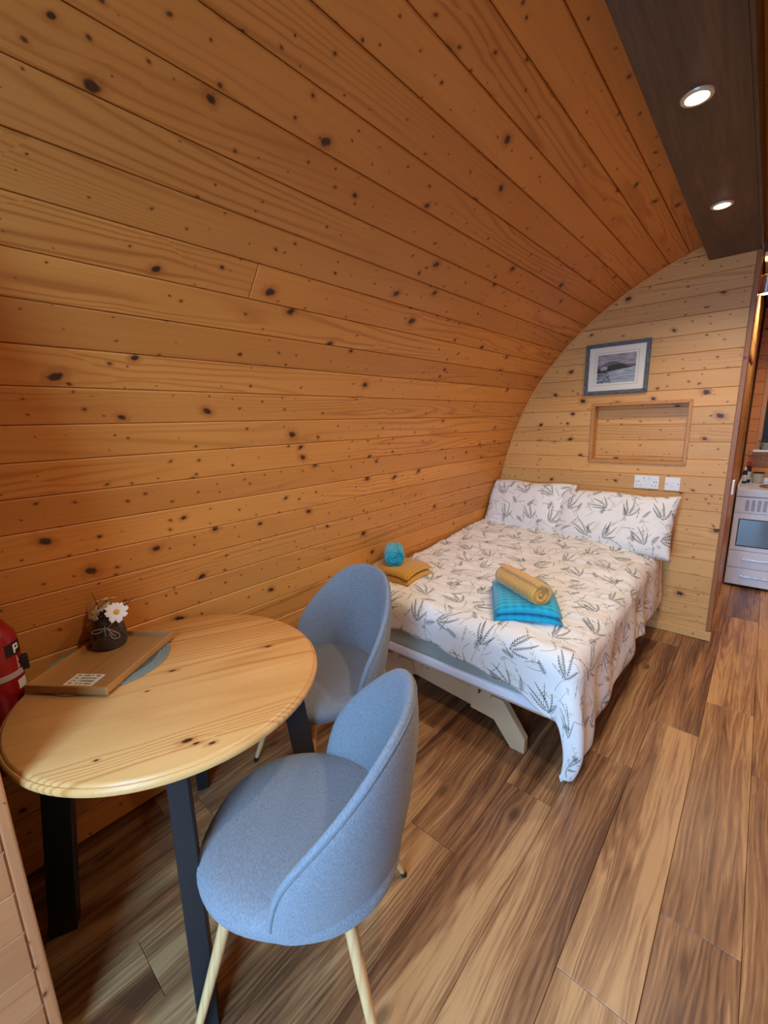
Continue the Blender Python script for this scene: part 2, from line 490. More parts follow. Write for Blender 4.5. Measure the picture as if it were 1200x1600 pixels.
# floor
fl = box('floor', (-1.85, -.84, -.06), (1.35, 5.35, -.0125), M_shell)
tag(fl, 'oak-effect laminate plank floor running the length of the pod', 'floor', kind='structure')
PW, PLEN = .1937, 1.307
joints = {0: .003, -1: .969, -2: 1.872, -3: 1.462, -4: 1.057, -5: .65, -6: .224, -7: 1.0, -8: .577, 1: 2.15, 2: .5, 3: 1.2, 4: .8}
for k in range(-9, 7):
    x0 = -.0755 + PW * k; x1 = x0 + PW
    if x1 < -1.74 or x0 > 1.24: continue
    x0 = max(x0, -1.765); x1 = min(x1, 1.24)
    j = joints.get(k, rr.random()); y = j - PLEN * 4
    while y < YF:
        a, b = max(y, Y0 - .06), min(y + PLEN, YF)
        if b - a > .02:
            board('plank', ((x0 + x1) / 2, (a + b) / 2, 0), (0, 1, 0), (-1, 0, 0), b - a - .0010, x1 - x0 - .0012, M_floor, fl, .012, .0012)
        y += PLEN

# dark ceiling panel carrying the downlights
cp = empty('ceiling'); tag(cp, 'dark stained plywood panel along the ridge of the ceiling', 'ceiling', kind='structure')
cbox('panel', ((-.374 - .138) / 2, (Y0 + YB) / 2, 2.389 + .055), (YB - Y0, .236, .11), M_dark, cp, .002, ex=(0, 1, 0), ey=(-1, 0, 0))
# thin lip on the right-hand edge of the panel
cbox('lip', (-.132, (Y0 + YB) / 2, 2.45), (YB - Y0, .012, .13), M_dark, cp, .002, ex=(0, 1, 0), ey=(-1, 0, 0))

# partition behind the bed
wb = box('wall_back', (-1.70, YB + .0185, 0), (-.13, YB + .055, 1.17), M_shell)
tag(wb, 'pale pine-boarded partition wall behind the bed head', 'wall', kind='structure')
XR = -.153
NX0, NX1, NZ0, NZ1 = -.95, -.388, 1.194, 1.570
def bshell(a, b, z0, z1):
    pts = [(a if a is not None else arch_x(z0) - .01, z0), (b, z0), (b, z1), (a if a is not None else arch_x(z1) - .01, z1)]
    prism('backing', [(x, z) for x, z in pts], -.055, -.0185, M_shell, wb, frame((0, YB, 0), (1, 0, 0), (0, 0, 1)))
bshell(None, NX0 - .012, 1.17, 1.592); bshell(NX1 + .012, -.13, 1.17, 1.592)
zz = 1.592
while zz < 2.44:
    bshell(None, -.13, zz, min(zz + .12, 2.45)); zz += .12
zr = .217 - 2 * PITCHB + .0005
while zr < 2.50:
    a, b = max(zr, .0), min(zr + PITCHB, 2.50); zr += PITCHB
    c = (a + b) / 2
    xl0, xl1 = arch_x(a) - .004, arch_x(b) - .004
    a2, b2 = a - c + .0007, b - c - .0007
    polys = []
    if b <= NZ0 or a >= NZ1: polys.append([(xl0, a2), (XR, a2), (XR, b2), (xl1, b2)])
    elif a < NZ0: n_ = NZ0 - c - .008; polys.append([(xl0, a2), (XR, a2), (XR, b2), (NX1 + .008, b2), (NX1 + .008, n_), (NX0 - .008, n_), (NX0 - .008, b2), (xl1, b2)])
    elif b > NZ1: n_ = NZ1 - c + .008; polys.append([(xl0, a2), (NX0 - .008, a2), (NX0 - .008, n_), (NX1 + .008, n_), (NX1 + .008, a2), (XR, a2), (XR, b2), (xl1, b2)])
    else: polys += [[(xl0, a2), (NX0 - .008, a2), (NX0 - .008, b2), (xl1, b2)], [(NX1 + .008, a2), (XR, a2), (XR, b2), (NX1 + .008, b2)]]
    for p in polys:
        mxx = sum(q[0] for q in p) / len(p)
        prism('board', [(x - mxx, y) for x, y in p], -.018, 0, M_back, wb, frame((mxx, YB, c), (1, 0, 0), (0, 0, 1)), .0026)
# niche: back boards, reveals and picture-frame trim
nb = [NZ0 - .005, 1.214, 1.3275, 1.435, 1.5475, NZ1 + .005]
for a, b in zip(nb, nb[1:]):
    board('niche_board', ((NX0 + NX1) / 2, YB + .088, (a + b) / 2), (1, 0, 0), (0, 0, 1), NX1 - NX0 + .02, b - a - .0006, M_back, wb)
for c, s, ex, ey in ((((NX0 - .004), YB + .044, (NZ0 + NZ1) / 2), (NZ1 - NZ0, .088, .008), (0, 0, 1), (0, 1, 0)),
                     (((NX1 + .004), YB + .044, (NZ0 + NZ1) / 2), (NZ1 - NZ0, .088, .008), (0, 0, 1), (0, 1, 0)),
                     (((NX0 + NX1) / 2, YB + .044, NZ0 - .004), (NX1 - NX0 + .016, .088, .008), (1, 0, 0), (0, 1, 0)),
                     (((NX0 + NX1) / 2, YB + .044, NZ1 + .004), (NX1 - NX0 + .016, .088, .008), (1, 0, 0), (0, 1, 0))):
    cbox('niche_lining', c, s, M_niche, wb, ex=ex, ey=ey)
def mitred(parent, name, x0, x1, z0, z1, w, y, depth, mat, ch=.002):
    """four mitred frame pieces around the rectangle, w wide inwards, facing -y"""
    P = [(x0, z0), (x1, z0), (x1, z1), (x0, z1)]; Q = [(x0 + w, z0 + w), (x1 - w, z0 + w), (x1 - w, z1 - w), (x0 + w, z1 - w)]
    for i in range(4):
        j = (i + 1) % 4
        a, b, c, d = P[i], P[j], Q[j], Q[i]
        cx_, cz_ = (a[0] + b[0]) / 2, (a[1] + b[1]) / 2
        ex = Vector((b[0] - a[0], 0, b[1] - a[1])).normalized(); ey = Vector((-ex.z, 0, ex.x))
        loc = lambda p: ((p[0] - cx_) * ex.x + (p[1] - cz_) * ex.z, (p[0] - cx_) * ey.x + (p[1] - cz_) * ey.z)
        prism(name, [loc(q) for q in (a, b, c, d)], 0, depth, mat, parent, frame((cx_, y, cz_), ex, ey), ch)
mitred(wb, 'niche_frame', NX0 - .019, NX1 + .019, NZ0 - .023, NZ1 + .021, .021, YB, .012, M_niche)
# skirting and end trim
bb = cbox('baseboard_back', ((-1.70 - .122) / 2, YB - .008, .034), (1.70 - .122, .064, .017), M_back, None, .003, ex=(1, 0, 0), ey=(0, 0, 1))
tag(bb, 'pale pine skirting board along the foot of the partition', 'skirting', kind='structure')
tr = cbox('trim_1', (-.1405, YB + .026, 1.262), (2.385, .026, .075), M_trim, None, .003, ex=(0, 0, 1), ey=(-1, 0, 0))
tag(tr, 'reddish stained upright trim on the free end of the partition', 'trim', kind='structure')
# light beading where partition meets the arch
bm = bmesh.new(); pts = []
i = 0
while True:
    s_ = .02 + i * .05
    if s_ > ALEN: break
    x, z = arch_s(s_)
    if x > -.38: break
    x1, z1 = arch_s(s_ + .01); l = math.hypot(x1 - x, z1 - z); nx, nz = (z1 - z) / l, -(x1 - x) / l
    pts.append((x + nx * .006, YB - .004, z + nz * .006)); i += 1
bm_tube(bm, pts, .0065, 6)
o = obj('trim_2', bm, M_back, smooth=True); tag(o, 'thin pale beading following the arch where wall meets partition', 'trim', kind='structure')

# passage wall beyond the partition, with a doorway in it
wp = box('wall_passage', (-.20, YB + .064, 0), (-.165, YF, 2.45), M_shell)
tag(wp, 'pine-boarded wall lining the passage beyond the partition', 'wall', kind='structure')
z = 0
while z < 2.42:
    b = min(z + PITCHB, 2.43)
    if z < 1.84:
        board('board', (-.142, (4.36 + YF) / 2, (z + b) / 2), (0, 1, 0), (0, 0, 1), YF - 4.36, b - z - .0006, M_back, wp)
    else:
        board('board', (-.142, (YB + .066 + YF) / 2, (z + b) / 2), (0, 1, 0), (0, 0, 1), YF - YB - .066, b - z - .0006, M_back, wp)
    z += PITCHB
d1 = empty('door_1', (-.142, 3.99, 0)); tag(d1, 'narrow timber door in the passage wall beside the partition', 'door', kind='structure')
cbox('door_leaf', (-.004, .0, .92), (1.82, .78, .012), M_back, d1, .002, ex=(0, 0, 1), ey=(0, 1, 0))
cbox('door_frame', (.000, -.455, .925), (1.85, .13, .014), M_trim, d1, .003, ex=(0, 0, 1), ey=(0, 1, 0))
cbox('door_frame', (.000, .375, .925), (1.85, .03, .014), M_niche, d1, .003, ex=(0, 0, 1), ey=(0, 1, 0))
cbox('door_frame', (.000, -.03, 1.865), (.84, .03, .014), M_trim, d1, .003, ex=(0, 1, 0), ey=(0, 0, 1))
cbox('door_stop', (.007, -.49, .92), (1.82, .006, .008), M_cream, d1, .002, ex=(0, 0, 1), ey=(0, 1, 0))

# far wall with window
wf = empty('wall_far'); tag(wf, 'orange pine-boarded end wall behind the kitchen unit', 'wall', kind='structure')
WX0, WX1, WZ0, WZ1 = -.055, .62, 1.15, 1.95
box('backing', (-1.8, YF + .0185, 0), (1.3, YF + .07, WZ0), M_shell, wf); box('backing', (-1.8, YF + .0185, WZ1), (1.3, YF + .07, 2.6), M_shell, wf)
box('backing', (-1.8, YF + .0185, WZ0), (WX0, YF + .07, WZ1), M_shell, wf); box('backing', (WX1, YF + .0185, WZ0), (1.3, YF + .07, WZ1), M_shell, wf)
z = 0
while z < 2.5:
    b = min(z + PITCHB, 2.52); c = (z + b) / 2
    segs = [(-.13, 1.2)] if (b <= WZ0 + .01 or z >= WZ1 - .01) else [(-.13, WX0), (WX1, 1.2)]
    for a_, b_ in segs: board('board', ((a_ + b_) / 2, YF, c), (1, 0, 0), (0, 0, 1), b_ - a_, b - z - .0006, M_wall, wf)
    z += PITCHB
w1 = empty('window_1', ((WX0 + WX1) / 2, YF, WZ0)); tag(w1, 'timber framed end window above the white kitchen unit', 'window', kind='structure')
hw = (WX1 - WX0) / 2
cbox('window_frame', (-hw + .012, .01, .4), (.82, .035, .06), M_niche, w1, .003, ex=(0, 0, 1), ey=(-1, 0, 0))
cbox('window_frame', (hw - .012, .01, .4), (.82, .035, .06), M_niche, w1, .003, ex=(0, 0, 1), ey=(-1, 0, 0))
cbox('window_frame', (0, .01, .79), (hw * 2, .035, .06), M_niche, w1, .003, ex=(1, 0, 0), ey=(0, 0, 1))
cbox('window_frame', (0, -.006, -.02), (hw * 2 + .09, .05, .03), M_niche, w1, .003, ex=(1, 0, 0), ey=(0, 0, 1))
cbox('window_sill', (0, -.05, .002), (hw * 2 + .04, .13, .018), M_white, w1, .004)
gl = G('dark_glass', .35, .15); gl.base((.030, .026, .026)); gl = gl.mat
cbox('pane', (0, .035, .39), (hw * 2 - .03, .8, .006), gl, w1, 0, ex=(1, 0, 0), ey=(0, 0, 1))

# nib wall at the left of the entrance
wn = box('wall_nib', (-1.75, Y0, 0), (-1.139, .008, 2.12), M_shell)
tag(wn, 'pinkish pine-boarded end of the entrance partition at the left edge', 'wall', kind='structure')
z = -.04
while z < 2.1:
    a, b = max(z, 0), min(z + PITCHB, 2.12)
    board('board', (-1.12, (Y0 + .003) / 2, (a + b) / 2), (0, 1, 0), (0, 0, 1), .003 - Y0, b - a - .0006, M_nib, wn)
    z += PITCHB
tn = cbox('trim_3', (-1.125, .0145, 1.06), (2.12, .022, .034), M_nib, None, .004, ex=(0, 0, 1), ey=(0, 1, 0))
tag(tn, 'upright pine corner trim at the left edge beside the table', 'trim', kind='structure')

# front wall with the open doorway the daylight comes through (behind the camera)
wfr = empty('wall_front'); tag(wfr, 'pine front wall around the open entrance doorway', 'wall', kind='structure')
DX0, DX1, DZ = -.68, .17, 2.38
for a, b, z0, z1 in ((-1.85, DX0, 0, 2.62), (DX1, 1.35, 0, 2.62), (DX0, DX1, DZ, 2.62)):
    box('panel', (a, Y0 - .06, z0), (b, Y0, z1), M_nib, wfr)
d2 = empty('door_2', ((DX0 + DX1) / 2, Y0 - .03, 0)); tag(d2, 'open entrance doorway frame behind the viewer', 'door', kind='structure')
hd = (DX1 - DX0) / 2
for sx in (-1, 1): cbox('door_frame', (sx * (hd - .018), 0, DZ / 2), (DZ, .036, .09), M_trim, d2, .003, ex=(0, 0, 1), ey=(1, 0, 0))
cbox('door_frame', (0, 0, DZ - .018), (hd * 2, .09, .036), M_trim, d2, .003)
gr = box('ground', (-8, -12, -.16), (8, -.85, -.14), plain('deck_boards', (.16, .15, .13), .8))
tag(gr, 'grey ground outside the entrance doorway', 'ground', kind='structure')

# ------------------------------------------------------------------ downlights
def emit(name, c, s):
    m = bpy.data.materials.new(name); m.use_nodes = True; n = m.node_tree.nodes; b = n['Principled BSDF']
    b.inputs['Emission Color'].default_value = (*c, 1); b.inputs['Emission Strength'].default_value = s; b.inputs['Base Color'].default_value = (.8, .8, .8, 1)
    return m
M_bulb = emit('lamp_glow', (1, .86, .66), 14)
M_ring = plain('lamp_ring', (.62, .58, .50), .35, metal=.4)
def downlight(y, label, x=-.259):
    t = empty('downlight', (x, y, 2.389)); tag(t, label, 'light', 'ceiling downlights')
    lathe('ring', [(.0285, -.002), (.030, -.0055), (.040, -.0045), (.0425, -.0005), (.0425, .001), (.0285, .001)], M_ring, t)
    lathe('lens', [(0, -.0095), (.014, -.0090), (.023, -.0070), (.0285, -.0035), (.0285, .0005)], M_bulb, t)
    l = bpy.data.lights.new('downlight_beam', 'SPOT'); l.energy = LAMP_W; l.color = LAMP_C; l.spot_size = math.radians(150); l.spot_blend = .7; l.shadow_soft_size = .035
    lo = bpy.data.objects.new('downlight_beam', l); link(lo, t); lo.location = (0, 0, -.03)
downlight(1.689, 'lit recessed downlight nearer the viewer in the dark ceiling panel')
downlight(2.566, 'lit recessed downlight nearer the partition in the dark ceiling panel')
cbox('panel', (.0, (YB + .07 + YF) / 2, 2.389 + .035), (YF - YB - .07, .25, .07), M_dark, cp, .002, ex=(0, 1, 0), ey=(-1, 0, 0))  # unseen panel added to carry the extra kitchen lamp
downlight(4.22, 'unseen downlight added over the kitchen to light the far wall', 0.0)  # out-of-view lamp added to brighten the far wall and passage
downlight(.812, 'recessed downlight in the dark panel nearest the entrance')

# up-and-down wall light in the passage
t = empty('wall_light', (-.10, 3.62, 2.245)); tag(t, 'grey cylinder up-and-down wall light in the passage', 'light')
lathe('body', [(0, -.045), (.030, -.045), (.036, -.052), (.038, -.05), (.038, .05), (.036, .052), (.030, .045), (0, .045)], M_steel, t)
cbox('bracket', (-.036, 0, 0), (.012, .05, .06), M_steel, t, .002)
for sg in (-1, 1):
    lathe('lens', [(0, 0), (.028, 0), (.028, .004), (0, .004)], M_bulb, t, 16, Matrix.Translation((0, 0, sg * .049 - .002)))
    l = bpy.data.lights.new('wall_light_beam', 'SPOT'); l.energy = 30; l.color = (1, .66, .30); l.spot_size = math.radians(80); l.spot_blend = .5; l.shadow_soft_size = .02
    lo = bpy.data.objects.new('wall_light_beam', l); link(lo, t); lo.location = (0, 0, sg * .06); lo.rotation_euler = (0 if sg < 0 else PI, 0, 0)

# ------------------------------------------------------------------ table
TC = Vector((-1.280, .455, 0)); TZ = .76; TR = .426
t = empty('dining_table', TC); tag(t, 'round pale pine table on splayed black legs beside the curved wall', 'table')
prof = [(0, TZ - .032), (TR - .012, TZ - .032), (TR - .003, TZ - .027), (TR, TZ - .018), (TR - .002, TZ - .0105), (TR - .006, TZ - .0075), (TR - .0085, TZ - .0085), (TR - .010, TZ - .004), (TR - .016, TZ), (0, TZ)]
gd = math.atan2(.288, .1285)
lathe('table_top', prof, M_table, t, 128, Matrix.Rotation(gd, 4, 'Z'))
for k in range(4):
    a = math.radians(-25 + 90 * k)
    bm = bmesh.new()
    def ring(rc, z, wr=.036, wt=.0235): return [bm.verts.new((rc + sx * wr, sy * wt, z)) for sx, sy in ((-1, -1), (1, -1), (1, 1), (-1, 1))]
    A = ring(.404, 0); B = ring(.322, TZ - .034)
    bm.faces.new(A); bm.faces.new(B)
    for i in range(4): bm.faces.new((A[i], A[(i + 1) % 4], B[(i + 1) % 4], B[i]))
    bmesh.ops.bevel(bm, geom=list(bm.edges), offset=.002, segments=1, affect='EDGES')
    obj('leg', bm, M_black, t, Matrix.Rotation(a, 4, 'Z'))
bm = bmesh.new(); bm_box(bm, (-.33, -.03, TZ - .046), (.33, .03, TZ - .034)); bm_box(bm, (-.03, -.33, TZ - .047), (.03, .33, TZ - .034))
obj('underframe', bm, M_black, t, Matrix.Rotation(math.radians(-25), 4, 'Z'))

# placemat (coiled rope rings)
mt = empty('placemat', (-1.523, .337, TZ)); tag(mt, 'round grey-green woven placemat under the wooden tray', 'placemat')
M_mat = plain('woven_grey_green', (.20, .25, .22), .95, var=.35, scale=400, bump=.5)
M_mat2 = plain('woven_dark', (.09, .115, .10), .95, var=.3, scale=400, bump=.5)
nr = 15
for i in range(nr):
    R = .174 - i * .0118
    if R < .006: break
    pr_ = [(R + .0062 * math.cos(q * PI / 3), .0033 + .0030 * math.sin(q * PI / 3)) for q in range(6)]; pr_.append(pr_[0])
    lathe('rope_coil', pr_, M_mat2 if i % 4 == 3 else M_mat, mt, 48)

# tray
tc = Vector((-1.512, .333, TZ + .0068)); ta = math.atan2(.157, .213)
tray = empty('serving_tray', tc, ta); tag(tray, 'rectangular wooden serving tray lying on the round table', 'tray')
TW, TL = .255, .335
cbox('tray_base', (0, 0, .004), (TL, TW, .006), M_tray, tray, .001, ex=(0, 1, 0), ey=(-1, 0, 0))
for sx in (-1, 1): cbox('tray_rim', (sx * (TW / 2 - .004), 0, .0125), (TL, .008, .025), M_tray, tray, .002, ex=(0, 1, 0), ey=(-1, 0, 0))
for sy in (-1, 1): cbox('tray_rim', (0, sy * (TL / 2 - .004), .0125), (TW - .016, .008, .0248), M_tray, tray, .002)
# card with printed lines
gc = G('printed_card', .6); u, v, w = gc.coord()
ln = gc.fract(v * 75); wd = gc.noise(gc.vec(u * 320, gc.floor(v * 75) * 3.7, 0), 1, 2)
inkm = gc.gt(ln, .42) * gc.gt(wd, .46) * gc.lt(gc.abs(v), .030) * gc.lt(gc.abs(u), .036) * gc.gt(gc.abs(u + .020), .004)
gc.base(gc.mix(inkm * .85, (.78, .76, .70), (.03, .03, .03)))
card = cbox('printed_card', (-1.512 + .075, .333 - .085, TZ + .0068 + .0092), (.090, .062, .0015), gc.mat, None, .0, ex=(math.cos(ta), math.sin(ta), 0), ey=(-math.sin(ta), math.cos(ta), 0))
tag(card, 'small white printed card lying in the tray corner', 'card')

# flower jar
jx, jy = -1.618, .372
jar = empty('flower_jar', (jx, jy, TZ + .0143)); tag(jar, 'dark glass jar of daisies tied with string, on the tray', 'vase')
gj = G('smoky_glass', .08, .6); gj.base((.055, .043, .036)); gj.b.inputs['Transmission Weight'].default_value = .25
lathe('jar_body', [(r_ * 1.08, z_ * 1.1) for r_, z_ in [(0, .001), (.040, .0), (.047, .004), (.050, .015), (.0495, .05), (.046, .066), (.040, .078), (.0385, .084), (.0405, .090), (.0405, .097), (.038, .099), (.036, .096), (.036, .085), (.044, .05), (.0445, .012), (0, .008)]], gj.mat, jar, 40)
M_string = plain('twine', (.45, .33, .22), .9)
bm = bmesh.new(); bm_tube(bm, [(.0405 * math.cos(q * PI / 10), .0405 * math.sin(q * PI / 10), .081) for q in range(21)], .0014, 6)
fa = math.atan2(-jy, -jx)        # side turned to the room
fa -= .10
ca_, sa_ = math.cos(fa), math.sin(fa)
def jp(a, z, r): return (r * math.cos(fa + a), r * math.sin(fa + a), z)
def loop(pts):
    out = []
    for i in range(len(pts) - 1):
        for k in range(5):
            t_ = k / 5; p0 = Vector(pts[max(i - 1, 0)]); p1 = Vector(pts[i]); p2 = Vector(pts[i + 1]); p3 = Vector(pts[min(i + 2, len(pts) - 1)])
            out.append(.5 * ((2 * p1) + (-p0 + p2) * t_ + (2 * p0 - 5 * p1 + 4 * p2 - p3) * t_ ** 2 + (-p0 + 3 * p1 - 3 * p2 + p3) * t_ ** 3))
    out.append(Vector(pts[-1])); return out
bm_tube(bm, loop([jp(0.05, .080, .044), jp(-.35, .083, .052), jp(-.78, .078, .054), jp(-.85, .070, .055), jp(-.5, .070, .053), jp(.05, .080, .045)]), .0013, 6)
bm_tube(bm, loop([jp(.05, .080, .045), jp(.35, .068, .054), jp(.65, .050, .056), jp(.55, .040, .057), jp(.25, .046, .056), jp(.05, .080, .045)]), .0013, 6)
bm_tube(bm, loop([jp(.05, .080, .046), jp(.25, .062, .055), jp(.42, .047, .056)]), .0013, 6)
bm_tube(bm, loop([jp(.05, .080, .046), jp(.3, .09, .05), jp(.5, .1, .047)]), .0011, 6)
obj('string_bow', bm, M_string, jar, smooth=True)
M_petal = plain('petal_white', (.86, .80, .76), .6, var=.04)
M_eye = plain('flower_eye', (.70, .42, .03), .8, var=.3, scale=900)
M_stem = plain('stem_green', (.045, .085, .03), .6, var=.25)
M_spike = plain('grass_dark', (.035, .030, .022), .6)
def daisy(c, nrm, R, npet=14):
    nrm = Vector(nrm).normalized(); a = nrm.orthogonal().normalized(); b = nrm.cross(a); c = Vector(c)
    bm = bmesh.new()
    for k in range(npet):
        th = 2 * PI * k / npet + .1 * math.sin(k * 3)
        d = a * math.cos(th) + b * math.sin(th); e = nrm.cross(d)
        L = R * (1 + .08 * math.sin(k * 5)); w_ = R * .20
        row = []
        for tt, ww, hh in ((.15, .5, 0), (.45, 1, .05), (.75, 1.05, .04), (.95, .6, 0), (1.03, .12, -.02)):
            p = c + d * (L * tt) + nrm * (hh * R)
            row.append((bm.verts.new(p - e * w_ * ww), bm.verts.new(p + nrm * R * .03), bm.verts.new(p + e * w_ * ww)))
        for p, q in zip(row, row[1:]):
            bm.faces.new((p[0], p[1], q[1], q[0])); bm.faces.new((p[1], p[2], q[2], q[1]))
    fo = obj('daisy', bm, M_petal, jar, smooth=True)
    bm = bmesh.new(); bmesh.ops.create_uvsphere(bm, u_segments=12, v_segments=8, radius=R * .27)
    m = Matrix((a, b, nrm)).transposed().to_4x4() @ Matrix.Diagonal((1, 1, .55, 1)); m.translation = c + nrm * R * .05
    bmesh.ops.transform(bm, matrix=m, verts=bm.verts); obj('daisy_eye', bm, M_eye, fo, smooth=True)
    tube('stem', loop([(0, 0, .03), tuple(c * .5 + Vector((0, 0, .04))), tuple(c - nrm * R * .1)]), .0016, M_stem, jar, 6)
toc = Vector((-jx, -jy, .75)).normalized(); rt = Vector((.745, .667, 0))
daisy(rt * .038 + toc * .03 + Vector((0, 0, .118)), toc + rt * .15 + Vector((0, 0, .1)), .034, 15)
daisy(-rt * .040 + toc * .01 + Vector((0, 0, .118)), toc * .8 - rt * .7 + Vector((0, 0, -.1)), .032, 13)
daisy(rt * .010 - toc * .012 + Vector((0, 0, .168)), Vector((0, 0, 1)) + toc * -.35, .034, 14)
daisy(-rt * .002 + toc * .012 + Vector((0, 0, .140)), toc * .3 - rt * .4 + Vector((0, 0, .35)), .024, 12)
rf = random.Random(4)
for k in range(16):
    a_ = rf.uniform(-1.6, 1.6); rad = rf.uniform(.006, .03); zz = rf.uniform(.095, .132)
    p = Vector(jp(a_, zz, rad)); d = Vector((rf.uniform(-1, 1), rf.uniform(-1, 1), rf.uniform(.2, 1))).normalized() * .017; e = d.cross(toc).normalized() * .005
    pyd('leaf', [p - d * .6, p + e, p + d, p - e, p + toc * .002], [(0, 1, 4), (1, 2, 4), (2, 3, 4), (3, 0, 4)], M_stem, jar)
for a_, b_ in (((-rt * .01 + Vector((0, 0, .09))), (-rt * .035 + Vector((0, 0, .20)))), ((rt * .03 + Vector((0, 0, .10))), (rt * .105 + Vector((0, 0, .175)))), ((rt * .035 + Vector((0, 0, .02)) + toc * .03), (rt * .072 + Vector((0, 0, .066))))):
    tube('grass_blade', [a_, (a_ + b_) / 2 + Vector((0, 0, .002)), b_], [.0018, .0022, .0004], M_spike, jar, 6)
# ------------------------------------------------------------------ fire extinguisher
ex_ = empty('fire_extinguisher', (-1.597, .078, .515)); tag(ex_, 'red fire extinguisher with black label at the left edge behind the table', 'extinguisher')
M_red = plain('red_enamel', (.30, .008, .012), .28, var=.05)
Rr = .062
lathe('cylinder', [(0, 0), (Rr - .008, 0), (Rr, .01), (Rr, .395), (Rr - .004, .42), (Rr - .018, .445), (.034, .462), (.022, .468), (.022, .485), (0, .485)], M_red, ex_, 40)
lathe('strap', [(Rr + .0005, .295), (Rr + .003, .296), (Rr + .003, .311), (Rr + .0005, .312)], plain('strap_grey', (.42, .36, .36), .5), ex_, 40)
lathe('valve', [(0, .485), (.018, .485), (.018, .51), (.012, .515), (.012, .53), (0, .53)], M_steel, ex_, 20)
bm = bmesh.new(); bm_box(bm, (-.012, -.10, .53), (.012, .02, .536), .001); bm_box(bm, (-.012, -.09, .515), (.012, .01, .52), .001)
obj('lever', bm, M_blackp, ex_)
def curved_label(name, a0, a1, z0, z1, mat, off=.0008):
    n = 12; vv = []
    for i in range(n + 1):
        a = a0 + (a1 - a0) * i / n
        for rr_ in (Rr + off, Rr + off - .0006):
            for z_ in (z0, z1): vv.append((rr_ * math.cos(a), rr_ * math.sin(a), z_))
    ff = []
    for i in range(n):
        q = i * 4; w_ = q + 4
        ff += [(q, w_, w_ + 1, q + 1), (q + 2, q + 3, w_ + 3, w_ + 2)]
    return pyd(name, vv, ff, mat, ex_, smooth=True)
fdir = math.atan2(-.093, 1.575)
M_lab = plain('label_white', (.75, .68, .62), .5, var=.15, scale=300)
curved_label('black_label', fdir + .45, fdir + 1.3, .360, .398, M_blackp)
curved_label('white_label', fdir + .72, fdir + 1.25, .255, .283, M_lab)
curved_label('white_label', fdir + .86, fdir + 1.25, .222, .236, M_lab)
# clamp of the strap
cbox('strap_clip', (Rr * math.cos(fdir + 1.25) * 1.08, Rr * math.sin(fdir + 1.25) * 1.08, .323), (.02, .02, .045), M_blackp, ex_, .003)
# white letter P on the black label
bm = bmesh.new()
def lab(a0, a1, z0, z1):
    vs = []
    for a, z_ in ((a0, z0), (a1, z0), (a1, z1), (a0, z1)): vs.append(bm.verts.new(((Rr + .0014) * math.cos(a), (Rr + .0014) * math.sin(a), z_)))
    bm.faces.new(vs)
b0 = fdir + .80
lab(b0, b0 + .09, .366, .392); lab(b0 + .09, b0 + .26, .3865, .392); lab(b0 + .09, b0 + .26, .3745, .380); lab(b0 + .22, b0 + .30, .3755, .391)
obj('letter', bm, M_white, ex_)
bm = bmesh.new()
for k in range(8): lab(b0 + .05, b0 + .10 + .04 * (k % 3), .352 - k * .0065, .3555 - k * .0065)
obj('small_print', bm, M_lab, ex_)

